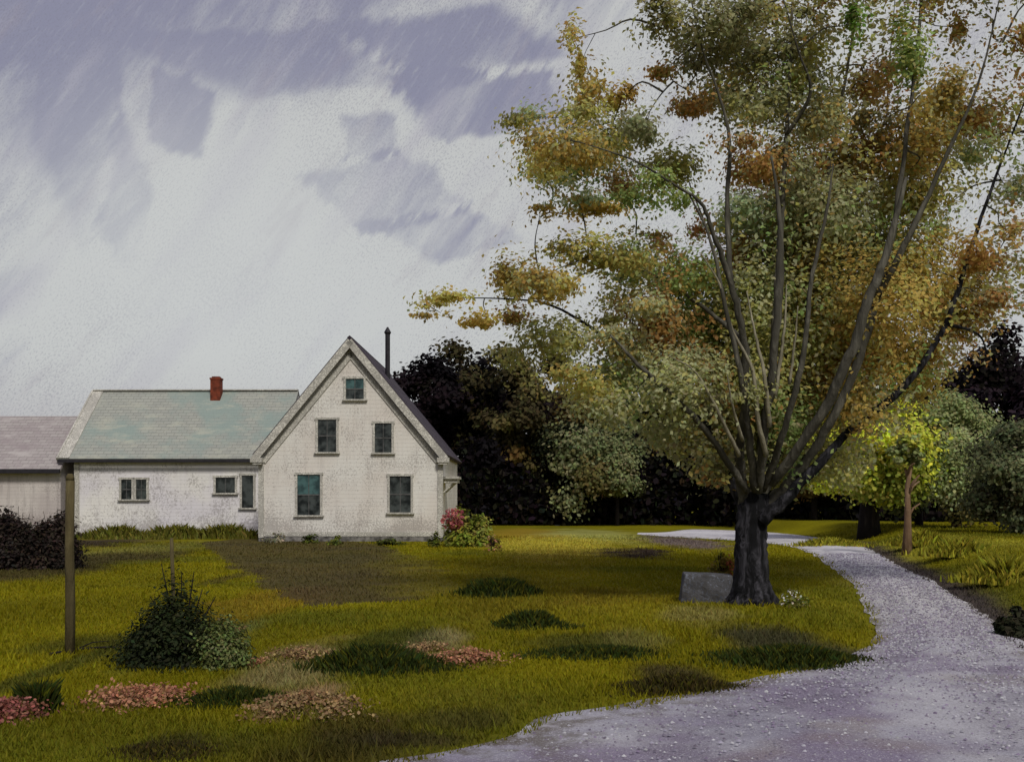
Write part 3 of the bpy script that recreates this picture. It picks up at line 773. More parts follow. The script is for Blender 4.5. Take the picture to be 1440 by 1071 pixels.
for i in todo:                                  # nearest first, later twigs may fork from earlier ones
    c, rx, rz, dp, sp = TW[i]
    j = np.argmin(np.linalg.norm(bp - c, axis=1))
    a0, a1 = Vector(bp[j]), Vector(c)
    dl = (a1 - a0).length
    q1 = a0.lerp(a1, 0.35) + Vector((rng.uniform(-.12, .12), rng.uniform(-.12, .12), rng.uniform(0, .16))) * dl
    q2 = a0.lerp(a1, 0.7) + Vector((rng.uniform(-.1, .1), rng.uniform(-.1, .1), rng.uniform(0, .12))) * dl
    cur = [Vector(p) for p in spline([tuple(a0), tuple(q1), tuple(q2), tuple(a1)], 3)]
    r0 = min(0.022, 0.007 + 0.009 * dl)
    tw.tube(cur, list(np.linspace(r0, 0.004, len(cur))), 5, 0.2, i)
    bp = np.vstack([bp] + [np.array([tuple(p)]) for p in cur[3:]])
    for s_ in range(len(sp)):
        e = Vector(c + sp[s_] * np.array([rx, dp * 1.5, rz]))
        st = cur[-3]
        tw.tube([st, st.lerp(e, 0.6) + Vector((0, 0, 0.04)), e], [0.006, 0.005, 0.003], 4, 0.1, i)
tag(tw.build('twigs', M['limb'], tree), kind='stuff')
# loose leaves between the sprays, all through the crown
REG = np.array([(1000,20),(900,-40),(900,-260),(1440,-320),(1640,-100),(1620,300),(1440,430),(1350,490),(1262,640),(1130,690),(1000,690),(900,610),(830,560),(850,475),(905,465),(905,410),(870,370),(1000,345),(1035,270),(1010,110)], float)
nf = 95000
fu, fv, fd = rng.uniform(690, 1640, nf), rng.uniform(-320, 690, nf), rng.uniform(-0.5, 2.8, nf)
fx, fz = (fu - CU) / F * TD, (HV - fv) / F * TD
den = fbm(fx + 0.6 * fd, fz + 0.5 * fd, 1.15) + 0.25 * fbm(fx, fz, 3.2)
jag = (fbm(fx, fz, 2.0) - 0.5) * 80
k_ = in_poly(fu + jag, fv + jag * 0.6, REG) & (den > 0.44 + 0.06 * sstep(4.6, 6.2, fx) * sstep(5.4, 7.0, fz) + 0.20 * rng.random(nf))
fu, fv, fd, fx, fz = fu[k_], fv[k_], fd[k_], fx[k_], fz[k_]
P_ = np.stack([(fu - CU) / F * (TD + fd), TD + fd, HC + (HV - fv) / F * (TD + fd)], 1) - np.array(T0)
cn = fbm(fx + 9, fz + 4, 0.9)
pal = np.array([GR, GG, OL, DO, OL, BR])
ci_ = np.clip(((cn - 0.22) / 0.56 * 6 + rng.normal(size=len(fu)) * 0.7).astype(int), 0, 5)
Pn.append(P_); Sz.append(rng.uniform(0.042, 0.078, len(fu))); Cn.append(vary(pal[ci_], 0.06, 0.12)); On.append(rng.normal(size=P_.shape) * 0.4 + np.array([0, -0.6, 0.2]))
Pn, Sz, Cn = np.vstack(Pn), np.concatenate(Sz), np.vstack(Cn)
print('maple leaves', len(Pn))
link('crown', leaf_cloud('crown', Pn, Sz, np.clip((Cn * 0.86 + Cn.mean(1, keepdims=True) * 0.14) * 3.2, 0, 0.66), 1.6, 0.5, 'leaf', np.vstack(On)), M['leaf'], tree)

# ------------------------------------------------------------------ woods behind: every tree its own thing
def wood_tree(name, label, u, d, top, ru, cols, base_v=None, trunk_mat='dark_wood', leaf=0.30, n=5200, low=0.12, group=None, cat='tree', dens=1.0, tr=0.16, lean=0.0, zb=0.0):
    x = (u - CU) / F * d
    zb = float(gz(np.array([x]), np.array([d]))[0]) + zb
    Ht = HC + (HV - top) / F * d - zb
    Rr = ru / F * d
    o = empty(name, (x, d, zb))
    tag(o, label, cat, group)
    rs = np.random.default_rng(int(u * 7 + d * 13))
    b = MB()
    b.tube([Vector((0, 0, -0.15)), Vector((lean * 0.2, 0, Ht * 0.25)), Vector((lean * .5 + rs.uniform(-.2, .2), rs.uniform(-.2, .2), Ht * 0.55)), Vector((lean, 0, Ht * 0.72))],
           [tr * 1.5, tr, tr * 0.65, 0.03], 8, 0.15, int(u))
    for k in range(6):
        z0 = Ht * rs.uniform(0.25, 0.65); an = rs.uniform(0, 6.28)
        e = Vector((math.cos(an) * Rr * 0.7, math.sin(an) * Rr * 0.7, z0 + Ht * rs.uniform(0.08, 0.25)))
        b.tube([Vector((0, 0, z0)), e * 0.5 + Vector((0, 0, z0 * 0.5 + 0.1)), e], [tr * 0.5, tr * 0.3, 0.02], 6, 0.1, k)
    b.build('trunk', M[trunk_mat], o, True)
    # crown: uneven clumps through an egg-shaped volume
    ncl = 34
    zc, rz = Ht * (1 + low) / 2, Ht * (1 - low) / 2
    Ps, Cs, Os = [], [], []
    for k in range(ncl):
        dirr = rs.normal(size=3); dirr /= np.linalg.norm(dirr)
        rr = rs.random() ** 0.4
        zz = dirr[2] * rr
        wid = 1 - 0.35 * max(zz, 0) - 0.15 * max(-zz, 0)
        c = np.array([dirr[0] * rr * Rr * wid * 0.86, dirr[1] * rr * Rr * wid * 0.86, zc + zz * rz * 0.84])
        m_ = int(n / ncl * rs.uniform(0.6, 1.4) * dens)
        s_ = rs.uniform(0.24, 0.48) * Rr
        q = (ball(m_, 0.6) + rs.normal(size=(m_, 3)) * 0.22) * np.array([s_, s_, s_ * rs.uniform(0.55, 0.9)])
        Ps.append(c + q); Os.append(q / s_ + 0.5 * dirr)
        col = np.array(cols[rs.integers(len(cols))]) * rs.uniform(0.82, 1.18)
        Cs.append(np.tile(col, (m_, 1)))
    P = np.vstack(Ps); C_ = vary(np.vstack(Cs), 0.08, 0.15)
    keep = P[:, 2] > 0.02
    P, C_, O_ = P[keep], C_[keep], np.vstack(Os)[keep]
    link('crown', leaf_cloud('crown', P, rng.uniform(0.7, 1.3, len(P)) * leaf, C_, 1.5, 0.2, 'hex', O_), M['forest'], o)
    return o
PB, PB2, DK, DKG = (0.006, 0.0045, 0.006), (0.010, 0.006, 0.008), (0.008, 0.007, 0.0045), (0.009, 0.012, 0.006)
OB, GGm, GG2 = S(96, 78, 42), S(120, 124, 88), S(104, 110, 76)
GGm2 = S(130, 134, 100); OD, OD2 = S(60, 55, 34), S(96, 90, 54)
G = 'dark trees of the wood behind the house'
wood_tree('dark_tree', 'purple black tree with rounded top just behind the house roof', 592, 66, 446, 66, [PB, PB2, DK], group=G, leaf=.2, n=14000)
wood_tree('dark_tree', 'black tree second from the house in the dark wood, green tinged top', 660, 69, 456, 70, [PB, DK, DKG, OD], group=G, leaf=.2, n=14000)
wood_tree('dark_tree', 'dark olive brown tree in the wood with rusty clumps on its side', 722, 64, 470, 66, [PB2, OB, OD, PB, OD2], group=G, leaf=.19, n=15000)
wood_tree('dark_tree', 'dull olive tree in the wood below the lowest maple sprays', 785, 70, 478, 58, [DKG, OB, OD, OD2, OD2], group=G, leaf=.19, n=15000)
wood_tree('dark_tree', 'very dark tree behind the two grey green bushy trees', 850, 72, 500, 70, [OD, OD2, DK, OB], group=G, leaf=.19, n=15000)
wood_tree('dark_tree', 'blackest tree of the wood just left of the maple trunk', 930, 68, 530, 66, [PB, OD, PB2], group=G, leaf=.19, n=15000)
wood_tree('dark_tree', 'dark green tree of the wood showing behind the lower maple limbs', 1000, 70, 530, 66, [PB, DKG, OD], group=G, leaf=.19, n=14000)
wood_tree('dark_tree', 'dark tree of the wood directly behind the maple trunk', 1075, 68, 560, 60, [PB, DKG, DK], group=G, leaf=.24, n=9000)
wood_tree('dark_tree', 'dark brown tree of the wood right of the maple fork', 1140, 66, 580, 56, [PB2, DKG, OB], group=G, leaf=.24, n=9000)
wood_tree('grey_green_tree', 'broad grey green bushy tree in front of the dark wood', 815, 63, 548, 74, [GGm, GG2, OB, OD2, DKG], leaf=.15, n=22000, low=0.06, tr=.12, group='grey green trees')
wood_tree('grey_green_tree', 'small soft grey green tree between dark trunks left of the maple', 868, 62, 585, 46, [GGm, GG2, GG2, OD2], leaf=.13, n=11000, low=0.14, tr=.1, group='grey green trees')
wood_tree('bright_tree', 'bright yellow green young tree with dark trunk right of the maple', 1222, 40, 535, 104, [S(184, 188, 70), S(168, 172, 66), S(156, 150, 66), S(134, 142, 60)], leaf=.11, n=28000, low=0.2, tr=.3)
wood_tree('sage_tree', 'large soft sage green tree beyond the slim pinkish trunk', 1345, 40, 545, 84, [S(130, 138, 94), S(138, 144, 102), S(116, 124, 84), OD2], leaf=.085, n=30000, low=0.03, tr=.14)
wood_tree('sage_tree', 'shadowy grey green tree at the right edge above the verge', 1430, 34, 575, 78, [S(92, 98, 70), S(80, 84, 58), S(100, 106, 76), OD], leaf=.085, n=28000, low=0.0, tr=.14)
wood_tree('purple_tree', 'tall purple black tree high at the right edge behind the sage trees', 1395, 58, 440, 84, [PB2, (0.025, 0.016, 0.022), DK], leaf=.22, n=9000)
wood_tree('purple_tree', 'dark purple tree cut off by the right edge of the picture', 1475, 54, 500, 64, [PB2, (0.028, 0.018, 0.024)], leaf=.22, n=9000)
wood_tree('purple_tree', 'dark brown purple tree between the bright tree and sage tree', 1290, 62, 520, 60, [PB2, DK, DKG], leaf=.22, n=9000)
wood_tree('slim_tree', 'slim tree with bare pinkish trunk standing on the right verge', 1275, 29.5, 600, 26, [S(158, 160, 70), S(120, 128, 84)], trunk_mat='pink_wood', leaf=.08, n=2000, low=0.62, tr=.10, lean=0.15)
wood_tree('olive_tree', 'dim olive tree filling the gap between bright tree and sage tree', 1292, 43, 560, 70, [S(118, 122, 66), S(98, 104, 62), OD2], leaf=.11, n=22000, low=0.04, tr=.12)
wood_tree('olive_tree', 'dusky olive tree showing between the maple trunk and bright tree', 1145, 54, 560, 66, [OD2, OD, OB], leaf=.15, n=15000, low=0.1, tr=.12)
# dense dark undergrowth along the foot of the wood (nobody could count it)
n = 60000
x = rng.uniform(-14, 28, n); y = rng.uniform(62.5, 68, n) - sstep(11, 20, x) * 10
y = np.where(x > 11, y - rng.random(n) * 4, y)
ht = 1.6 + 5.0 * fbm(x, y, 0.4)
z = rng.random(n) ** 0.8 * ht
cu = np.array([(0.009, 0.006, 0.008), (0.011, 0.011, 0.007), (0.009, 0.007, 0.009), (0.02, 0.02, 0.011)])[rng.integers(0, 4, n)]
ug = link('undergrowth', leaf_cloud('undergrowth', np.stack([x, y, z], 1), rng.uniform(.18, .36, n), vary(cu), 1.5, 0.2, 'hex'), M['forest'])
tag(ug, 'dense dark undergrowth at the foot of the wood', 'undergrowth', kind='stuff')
# far woodland line and hills closing the horizon
n = 22000
x = rng.uniform(-420, 420, n); y = 230 + rng.uniform(0, 30, n)
z = rng.random(n) ** 0.7 * (5 + 9 * fbm(x, y, 0.03))
cu = np.array([(0.05, 0.055, 0.04), (0.07, 0.06, 0.045), (0.035, 0.04, 0.035)])[rng.integers(0, 3, n)]
fw = link('far_woods', leaf_cloud('far_woods', np.stack([x, y, z], 1), rng.uniform(1.6, 3.2, n), vary(cu), 1.3, 0.2, 'hex'), M['forest'])
tag(fw, 'far woodland along the horizon beyond the house', 'woods', kind='stuff')

# ------------------------------------------------------------------ shrubs, flowers and tufts
def shrub(name, label, u, v, w, h, cols, leaf=0.05, n=1500, cat='shrub', group=None, flowers=None, fcol=None, fn=0, fsize=0.045, depth=None, ragged=0.25, mat='shrub', fbox=None, stem=True, tent=False):
    x, y = gnd(u, v)
    z = float(gz(np.array([x]), np.array([y]))[0])
    W, Hh = w / F * y / 2, h / F * y
    D = depth if depth else W * 0.8
    o = empty(name, (x, y, z)); tag(o, label, cat, group)
    if stem:
        b = MB()
        for k in range(7):
            an = k * 0.9; rr = 0.55 * (0.4 + 0.6 * rng.random())
            e = Vector((math.cos(an) * W * rr, math.sin(an) * D * rr, Hh * rng.uniform(0.55, 0.85)))
            b.tube([Vector((math.cos(an) * 0.03, math.sin(an) * 0.03, -0.03)), e * 0.55 + Vector((0, 0, 0.02)), e], [0.012, 0.009, 0.004], 5, 0.1, k)
        b.build('stems', M['dark_wood'], o)
    ncl = min(60, max(6, int(n / 90)))
    Ps, Cs, Os = [], [], []
    for k in range(ncl):
        d = rng.normal(size=3); d /= np.linalg.norm(d); d[2] = abs(d[2])
        rr = rng.random() ** 0.45 * 0.8
        c = d * rr * np.array([W, D, Hh * 0.95])
        m_ = int(n / ncl)
        s_ = rng.uniform(0.22, 0.5)
        P = c + ball(m_, 0.6) * np.array([W, D, Hh * 0.6]) * s_ + rng.normal(size=(m_, 3)) * np.array([W, D, Hh * .4]) * ragged * 0.2
        Ps.append(P); Os.append((P - c * 0.4) / np.array([W, D, Hh])); Cs.append(np.tile(np.array(cols[rng.integers(len(cols))]) * rng.uniform(0.7, 1.3), (m_, 1)))
    P = np.vstack(Ps); C_ = vary(np.vstack(Cs), 0.1, 0.25)
    P[:, 2] = np.abs(P[:, 2]) + 0.01
    if tent:                                      # slopes fall away from a narrow top
        P[:, 2] *= np.clip(1.12 - 0.78 * np.hypot(P[:, 0] / W, P[:, 1] / D), 0.08, 1.1)
    link('foliage', leaf_cloud('foliage', P, rng.uniform(0.7, 1.3, len(P)) * leaf, C_, 1.9, 0.4, 'leaf', np.vstack(Os)), M[mat], o)
    if fn:
        if fbox:       # (centre x, centre z, half width, half height) as shares of the bush
            q = ball(fn, 0.5)
            Pf = np.stack([(fbox[0] + q[:, 0] * fbox[2]) * W, -np.abs(q[:, 1]) * D * 0.9 - 0.05, (fbox[1] + q[:, 2] * fbox[3]) * Hh], 1)
        else:
            q = ball(fn, 0.25)
            Pf = np.stack([q[:, 0] * W * 0.95, q[:, 1] * D * 0.95, np.abs(q[:, 2]) * Hh * 0.95 + 0.03], 1)
        cf = np.array(fcol)[rng.integers(0, len(fcol), fn)]
        link('blossoms', leaf_cloud('blossoms', Pf, rng.uniform(0.7, 1.3, fn) * fsize, vary(cf, 0.08, 0.18), 1.1, 1.0, 'hex'), M['petal'], o)
    return o
PINK = [S(180, 104, 108), S(188, 120, 114), S(160, 86, 94)]
SALM = [S(182, 132, 102), S(190, 142, 110), S(160, 108, 84)]
TAN = [S(158, 130, 92), S(168, 142, 102), S(142, 110, 80)]
GL, GD, GDD = S(128, 134, 56), (0.030, 0.042, 0.010), (0.016, 0.022, 0.009)
shrub('flowering_bush', 'bright green bush with pink blossoms at the right corner of the house', 660, 768, 95, 72, [S(140, 146, 52), S(116, 124, 44), S(150, 150, 70)], 0.085, 3200, 'bush', None, True, PINK, 300, 0.10, fbox=(-0.45, 0.52, 0.38, 0.24))
shrub('pink_flower_clump', 'few pink flowers in grass beside the blossoming bush', 692, 775, 30, 26, [S(128, 120, 50)], 0.05, 260, 'flowers', 'flower clumps', True, SALM, 60, 0.06)
SP = [(195, 985, 135, 42, 'long drift of salmon pink flowers left on the lawn', SALM, 420), (12, 1010, 66, 74, 'dull rosy flower clump cut off by the left edge', [S(170, 112, 100), S(158, 96, 90), S(146, 100, 80)], 520),
      (655, 930, 76, 46, 'salmon pink flower clump between dark tufts in mid lawn', SALM, 300), (430, 1000, 120, 60, 'wide tan pink flower drift in the front lawn', TAN, 520),
      (430, 925, 90, 36, 'pale buff flower drift above the wide tan one', TAN, 200), (345, 935, 40, 22, 'small pink flower clump beneath the sage bush', SALM, 110), (325, 886, 36, 16, 'tiny pink flower clump upon the sage bush slope', TAN, 70),
      (600, 915, 56, 32, 'pale buff grass flowers next to the long dark tuft', TAN, 130)]
def blades(name, label, u, v, w, h, cols, n, cat, group, depth, wide=1.0, mat='blade'):
    """a tuft of upright leaning blades, highest in the middle"""
    x, y = gnd(u, v)
    W, Hh = w / F * y / 2, h / F * y
    q = rng.normal(size=(n, 2)) * 0.5
    kk = rng.normal(size=(7, 2)) * 0.45; q = np.where(rng.random((n, 1)) < 0.7, kk[rng.integers(0, 7, n)] + rng.normal(size=(n, 2)) * 0.3, q)
    q[:, 0] += rng.normal() * 0.1
    r2 = np.minimum(np.hypot(q[:, 0], q[:, 1]), 1.6)
    bx, by = q[:, 0] * W, q[:, 1] * depth
    hh = Hh * (0.22 + 0.8 * np.exp(-1.2 * r2 ** 2)) * rng.uniform(0.3, 1.1, n)
    o = empty(name, (x, y, float(gz(np.array([x]), np.array([y]))[0]))); tag(o, label, cat, group)
    an = rng.random(n) * 6.28; ln = rng.uniform(0.2, 0.75, n); a2 = rng.random(n) * 6.28
    ww = (0.004 + 0.0007 * y) * wide
    V = np.empty((n, 4, 3))
    zz = np.zeros(n) - 0.02
    dx, dy = np.cos(a2) * ww, np.sin(a2) * ww
    V[:, 0] = np.stack([bx - dx, by - dy, zz], 1); V[:, 1] = np.stack([bx + dx, by + dy, zz], 1)
    mx, my = bx + np.cos(an) * hh * ln * 0.35, by + np.sin(an) * hh * ln * 0.35
    V[:, 2] = np.stack([mx + dx * 0.8, my + dy * 0.8, hh * 0.62], 1)
    V[:, 3] = np.stack([bx + np.cos(an) * hh * ln, by + np.sin(an) * hh * ln, hh], 1)
    c = vary(np.array(cols)[rng.integers(0, len(cols), n)], 0.08, 0.22)
    link('foliage', np_mesh('foliage', V.reshape(-1, 3), np.arange(n * 4).reshape(n, 4), np.repeat(c, 4, 0)), M[mat], o)
    return o, W, Hh
def flower_clump(label, u, v, w, h, pal, nf):
    y = gnd(u, v)[1]
    dp = w / F * y * 0.5
    h = h * 0.34
    o, W, Hh = blades('flower_clump', label, u, v, w, h, [S(120, 112, 40), S(104, 100, 30), S(146, 132, 66), S(90, 92, 30)], nf * 3, 'flowers', 'flower clumps', dp * 0.9)
    nh = max(8, nf // 4)                        # flower heads, each a few petals
    q = rng.normal(size=(nh, 2)) * np.array([0.46, 0.6])
    r2 = np.hypot(q[:, 0], q[:, 1])
    hz = Hh * (0.45 + 0.55 * np.exp(-1.4 * r2 ** 2)) * rng.uniform(0.5, 1.2, nh)
    hp = np.stack([q[:, 0] * W * 1.15, q[:, 1] * dp, hz], 1)
    m_ = 9
    P = np.repeat(hp, m_, 0) + rng.normal(size=(nh * m_, 3)) * np.array([0.04, 0.04, 0.016])
    hc = np.array(pal)[rng.integers(0, len(pal), nh)] * rng.uniform(0.7, 1.2, (nh, 1))
    link('blossoms', leaf_cloud('blossoms', P, rng.uniform(0.7, 1.3, len(P)) * 0.022, vary(np.repeat(hc, m_, 0), 0.06, 0.14), 1.2, 1.0, 'hex'), M['petal'], o)
for (u, v, w, h, lab, pal, nf) in SP:
    flower_clump(lab, u, v, w, h, pal, int(nf * 1.9))
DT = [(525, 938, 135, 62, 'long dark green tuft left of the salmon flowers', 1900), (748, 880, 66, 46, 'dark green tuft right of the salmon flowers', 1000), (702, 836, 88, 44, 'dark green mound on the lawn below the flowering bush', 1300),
      (845, 920, 150, 26, 'low wide dark grass streak in the mid lawn', 1100), (955, 968, 110, 40, 'brownish dark tuft at the driveway edge', 1200), (1110, 932, 150, 50, 'broad dark tuft standing in for the maple shadow by the driveway', 1800),  # the broad dark blades by the maple imitate its cast shadow
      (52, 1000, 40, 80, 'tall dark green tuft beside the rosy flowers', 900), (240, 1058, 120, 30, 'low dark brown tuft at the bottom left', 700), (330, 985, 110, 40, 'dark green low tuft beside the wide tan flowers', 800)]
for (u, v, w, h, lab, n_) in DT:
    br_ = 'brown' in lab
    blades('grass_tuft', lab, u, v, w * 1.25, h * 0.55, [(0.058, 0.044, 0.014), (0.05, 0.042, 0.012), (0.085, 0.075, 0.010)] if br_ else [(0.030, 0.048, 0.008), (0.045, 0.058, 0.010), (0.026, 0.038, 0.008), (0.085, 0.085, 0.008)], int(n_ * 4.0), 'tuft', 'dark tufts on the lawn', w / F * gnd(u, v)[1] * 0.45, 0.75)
shrub('evergreen_shrub', 'dark domed evergreen shrub with a thin stake in the left lawn', 255, 932, 175, 165, [(0.020, 0.028, 0.010), (0.030, 0.038, 0.012), (0.014, 0.018, 0.008)], 0.026, 16000, 'shrub', ragged=0.9, tent=True)
shrub('sage_shrub', 'pale sage green shrub leaning on the dark domed shrub', 314, 938, 84, 84, [S(104, 116, 66), S(92, 102, 54), S(120, 126, 80)], 0.022, 7000, 'shrub', ragged=0.8)
for (u, v, w, h, lab) in [(22, 800, 92, 106, 'dark brown hedge bush in the middle below the shed'), (76, 799, 80, 104, 'dark brown hedge bush left of the wooden post'), (-34, 800, 90, 106, 'dark brown hedge bush cut off by the left edge of the picture')]:
    shrub('hedge_bush', lab, u, v, w, h, [(0.035, 0.024, 0.019), (0.05, 0.036, 0.026), (0.026, 0.019, 0.016)], 0.05, 14000, 'bush', 'brown hedge bushes', stem=True)
shrub('rusty_bush', 'small rusty orange and yellow bush left of the maple trunk', 1014, 812, 44, 48, [S(140, 130, 50), S(118, 104, 44)], 0.05, 900, 'bush', None, True, [S(160, 92, 62), S(142, 84, 50)], 150, 0.05, fbox=(0.45, 0.35, 0.4, 0.35))
shrub('daisy_clump', 'white daisies flecking the grass right of the maple trunk', 1114, 855, 44, 26, [S(110, 112, 50)], 0.035, 260, 'flowers', None, True, [S(214, 214, 206)], 70, 0.028, stem=False, ragged=1.5)
YV = [(1165, 768, 90, 14), (1300, 778, 70, 22), (1350, 796, 90, 26), (1415, 830, 80, 40)]
YL = ['pale yellow grass strip above the far driveway', 'yellow grass at the foot of the slim pinkish trunk', 'bright yellow grass clump on the right bank', 'tall yellow green clump at the right edge of the bank']
for (u, v, w, h), lab in zip(YV, YL):
    blades('yellow_clump', lab, u, v, w * 1.15, h, [S(170, 164, 56), S(150, 146, 44), S(126, 122, 36)], 2200, 'grass clump', 'yellow clumps on the right bank', w / F * gnd(u, v)[1] * 0.4)
shrub('dark_shrub', 'dark shrub at the right edge overhanging the driveway', 1432, 895, 54, 50, [GDD, (0.03, 0.03, 0.016)], 0.05, 1600, 'shrub')
GP = [(440, 764, 46, 16, 'grass fringe under the left ground floor window'), (470, 766, 26, 18, 'small green plant at the middle of the gable foot'), (545, 767, 60, 14, 'green fringe under the right ground floor window'), (612, 769, 22, 24, 'dark small plant at the right corner board'),
      (390, 763, 40, 20, 'pale plant at the left corner of the gable')]
for (u, v, w, h, lab) in GP:
    shrub('foundation_plant', lab, u, v, w, h, [S(98, 104, 40), S(78, 86, 36)] if 'pale' not in lab else [S(150, 146, 120)], 0.06, 380, 'plant', 'plants along the house foot', ragged=0.7, stem=False, depth=0.3)
for k, (lab, x) in enumerate([('tall grass against the wing under the double window', -15.6), ('tall grass against the wing in the middle', -13.2), ('tall grass against the wing under the small window', -11.2)]):
    d = 42.6
    u, v = CU + F * x / d, HV + F * HC / d
    blades('wall_grass', lab, u, v, 110, 22, [S(112, 112, 40), S(98, 98, 34), S(130, 126, 58)], 1800, 'grass clump', 'grass along the wing wall', 0.4)

# stake in the dark shrub, wooden post, fallen stick, stone block
x, y = gnd(238, 926)
b = MB(); b.tube([(0, 0, -0.05), (0.01, 0, 0.6), (-0.01, 0, 1.20)], [0.022, 0.02, 0.018], 7, 0.15, 3)
o = b.build('garden_stake', M['post'], None, True); o.location = (x, y + 0.1, 0)
tag(o, 'thin dark stake sticking up out of the domed evergreen shrub', 'stake')
x, y = gnd(98, 920)
PO = empty('wooden_post', (x, y, 0)); tag(PO, 'tall weathered brown wooden post standing in the left lawn', 'post')
b = MB()
b.tube([(0, 0, -0.2), (0.005, 0, 0.5), (-0.004, 0, 1.1), (0.004, 0, 1.78)], [0.05, 0.048, 0.046, 0.044], 10, 0.10, 2)
b.build('shaft', M['post'], PO, True)
b = MB(); b.tube([(0.004, 0, 1.78), (0.004, 0, 1.82), (0.004, 0, 1.85)], [0.043, 0.040, 0.022], 10, 0.05, 2); b.build('post_cap', M['post'], PO, True)
p = [gnd(u, v) for u, v in ((70, 924), (110, 917), (160, 914), (232, 916))]
b = MB(); b.tube([(a_, b_, 0.035) for a_, b_ in spline(p, 4)], list(np.linspace(0.016, 0.006, 13)), 6, 0.3, 8)
b.tube([(p[1][0], p[1][1], 0.04), (p[1][0] + 0.1, p[1][1] + 0.12, 0.09), (p[1][0] + 0.26, p[1][1] + 0.16, 0.10)], [0.009, 0.006, 0.003], 5, 0.2, 4)
o = b.build('fallen_stick', M['dark_wood'], None, True); tag(o, 'thin dark fallen stick lying on grass right of the post', 'stick')
x, y = gnd(998, 848)
me = bpy.data.meshes.new('stone_block'); bm = bmesh.new()
bmesh.ops.create_cube(bm, size=1.0)
bmesh.ops.subdivide_edges(bm, edges=bm.edges[:], cuts=5, use_grid_fill=True)
for v_ in bm.verts:
    n_ = math.sin(v_.co.x * 9 + 1) * math.sin(v_.co.y * 11) * math.sin(v_.co.z * 8 + 2)
    v_.co *= 1 + 0.06 * n_ - 0.05 * (max(abs(v_.co.x), .4) + max(abs(v_.co.y), .4) + max(abs(v_.co.z), .4) - 1.2)
    v_.co.x *= 0.78 - 0.10 * v_.co.z; v_.co.y *= 0.5; v_.co.z *= 0.46
bm.to_mesh(me); bm.free()
o = link('stone_block', me, M['block']); o.location = (x, y + 0.25, 0.21); o.rotation_euler = (0, R(2), R(-6))
tag(o, 'squared blue grey stone block on the lawn left of the maple trunk', 'stone')
m_ = o.modifiers.new('bevel', 'BEVEL'); m_.width = 0.02; m_.segments = 2; m_.limit_method = 'ANGLE'

# ------------------------------------------------------------------ sky, sun, camera
SUN_EL, SUN_AZ = R(45), R(163)                  # light from behind the viewer
w = bpy.data.worlds.new('World'); scene.world = w; w.use_nodes = True
nt = w.node_tree; nt.nodes.clear(); N = NT(nt)
sky = N.new('ShaderNodeTexSky', sky_type='NISHITA'); sky.sun_disc = False
sky.sun_elevation = SUN_EL; sky.sun_rotation = SUN_AZ
gen = N.new('ShaderNodeTexCoord').outputs['Generated']
sep = N.new('ShaderNodeSeparateXYZ'); N.put(sep.inputs[0], gen)
az = N.math('ARCTAN2', sep.outputs[0], sep.outputs[1])
hyp = N.math('SQRT', N.math('ADD', N.math('MULTIPLY', sep.outputs[0], sep.outputs[0]), N.math('MULTIPLY', sep.outputs[1], sep.outputs[1])))
el = N.math('ARCTAN2', sep.outputs[2], hyp)
cmb = N.new('ShaderNodeCombineXYZ'); N.put(cmb.inputs[0], az); N.put(cmb.inputs[1], el)
p0 = cmb.outputs[0]
strk = N.mapping(p0, (1, 1, 1), (0, 0, R(-52)))         # cloud streaks rise to the right
strk = N.mapping(strk, (1.0, 4.2, 1.0))
wob = N.noise(p0, 7, 3)
n1 = N.noise(strk, 3.6, 5, 0.62, 0.4)
n2 = N.noise(strk, 13, 4, 0.7)
n3 = N.noise(p0, 2.2, 3, 0.55)
# lilac cloud bank: overhead and to the left, breaking lower down
def azel(u, v):
    a_ = math.atan((u - CU) / F)
    return a_, math.atan((HV - v) / math.hypot(F, u - CU))
bank = N.ramp(N.math('ADD', el, N.math('MULTIPLY', az, -0.28)), 0.30, 0.56)
fac = N.math('ADD', bank, N.math('MULTIPLY', N.math('SUBTRACT', n1, 0.5), 1.65))
fac = N.math('ADD', fac, N.math('MULTIPLY', N.math('SUBTRACT', n2, 0.5), 0.7))
fac = N.math('ADD', fac, N.math('MULTIPLY', N.ramp(az, -0.33, -0.47), 0.28))
for (u, v, ru, rv, rot, s) in [(690, 150, 120, 40, -10, .75), (640, 62, 130, 36, -28, .55), (545, 268, 96, 44, -32, .7), (640, 330, 96, 30, 58, .6), (252, 165, 38, 44, 10, .7), (180, 300, 30, 100, 30, .5), (520, 190, 42, 30, -6, .55), (110, 160, 40, 150, 34, .35), (400, 90, 160, 34, -30, .35)]:
    a_, e_ = azel(u, v)
    q = N.mapping(p0, loc=(-a_, -e_, 0))
    q = N.mapping(q, (F / ru, F / rv, 0), (0, 0, R(rot)))
    sx_ = N.new('ShaderNodeSeparateXYZ'); N.put(sx_.inputs[0], q)
    ln = N.math('SMOOTH_MAX', N.math('ABSOLUTE', sx_.outputs[0]), N.math('ABSOLUTE', sx_.outputs[1]), 0.12)
    dd = N.math('ADD', ln, N.math('MULTIPLY', N.math('SUBTRACT', wob, 0.5), 0.35))
    dd = N.math('ADD', dd, N.math('MULTIPLY', N.math('SUBTRACT', n2, 0.5), 1.15))
    fac = N.math('ADD', fac, N.ramp(dd, 1.2, 0.7, 0.0, s))
fac = N.ramp(fac, 0.22, 0.98)
white, lilac = S(197, 198, 196), S(140, 140, 160)
cloud = N.mix(fac, white, lilac)
cloud = N.mix(N.ramp(N.noise(strk, 5, 4), 0.48, 0.72, 0, 0.6), cloud, S(178, 175, 184))
cloud = N.mix(N.ramp(N.noise(N.mapping(strk, loc=(3, 1, 0)), 8, 4, 0.65), 0.55, 0.75, 0, 0.4), cloud, S(158, 150, 160))
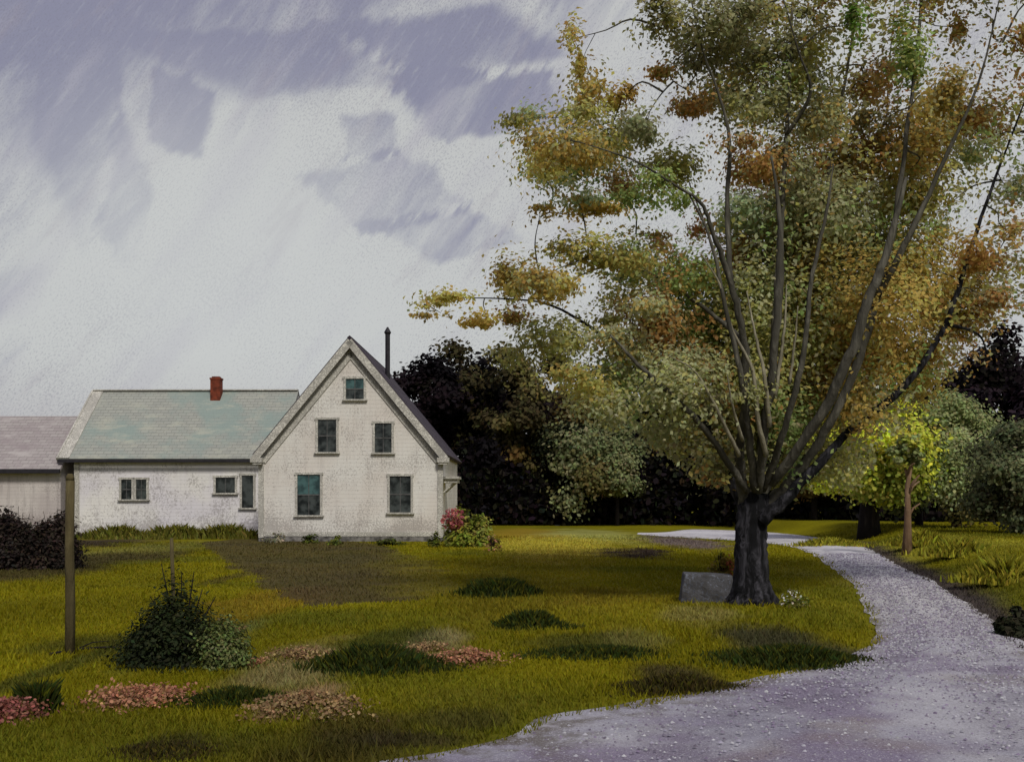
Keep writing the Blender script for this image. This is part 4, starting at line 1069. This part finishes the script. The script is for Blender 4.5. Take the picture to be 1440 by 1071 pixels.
haze = N.ramp(el, 0.14, 0.02)
cloud = N.mix(N.math('MULTIPLY', haze, 0.75), cloud, S(172, 168, 174))
# fine broken cloud grain
g1 = N.noise(N.mapping(strk, (1, 0.45, 1)), 420, 2, 0.7)
g2 = N.noise(p0, 9, 3)
gg = N.math('ADD', g1, N.math('MULTIPLY', N.math('SUBTRACT', g2, 0.5), 0.35))
cloud = N.mix(N.ramp(gg, 0.50, 0.66, 0, 0.42), cloud, S(128, 126, 140))
g3 = N.noise(N.mapping(strk, (0.35, 0.55, 1)), 110, 4, 0.7)
cloud = N.mix(N.ramp(g3, 0.5, 0.75, 0, 0.16), cloud, S(205, 207, 208))
a_, e_ = azel(310, 360)
gl = N.mapping(p0, loc=(-a_, -e_, 0)); gl = N.mapping(gl, (3.6, 5.0, 0))
gln = N.new('ShaderNodeVectorMath', operation='LENGTH'); N.put(gln.inputs[0], gl)
cloud = N.mix(N.ramp(gln.outputs['Value'], 1.0, 0.1, 0, 0.55), cloud, S(206, 208, 206))
skyd = N.mix(1.0, sky.outputs[0], (0.08, 0.08, 0.08), 'MULTIPLY')
tot = N.mix(0.93, skyd, cloud)
bg = N.new('ShaderNodeBackground'); N.put(bg.inputs[0], tot); bg.inputs[1].default_value = 1.0
wo_ = N.new('ShaderNodeOutputWorld'); N.l.new(bg.outputs[0], wo_.inputs[0])

sl = bpy.data.lights.new('sun', 'SUN'); sl.energy = 2.4; sl.angle = R(11); sl.color = (1.0, 0.95, 0.87)
so = bpy.data.objects.new('sun', sl); COL.objects.link(so)
# direction to the sun: azimuth measured clockwise from +Y
dv = Vector((math.sin(SUN_AZ) * math.cos(SUN_EL), math.cos(SUN_AZ) * math.cos(SUN_EL), math.sin(SUN_EL)))
so.rotation_euler = dv.to_track_quat('Z', 'Y').to_euler()
so.location = dv * 60

cam = bpy.data.cameras.new('camera'); cam.lens = 36.0 * F / 1440; cam.sensor_width = 36; cam.sensor_fit = 'HORIZONTAL'
cam.shift_y = (HV - 535.5) / 1440; cam.clip_end = 6000; cam.clip_start = 0.1
co_ = bpy.data.objects.new('camera', cam); COL.objects.link(co_)
co_.location = (0, 0, HC); co_.rotation_euler = (R(90), 0, 0)
scene.camera = co_
scene.view_settings.view_transform = 'Standard'; scene.view_settings.look = 'None'; scene.view_settings.exposure = 0
scene.render.engine = 'CYCLES'
scene.cycles.use_denoising = True
scene.cycles.max_bounces = 6
scene.cycles.transparent_max_bounces = 4
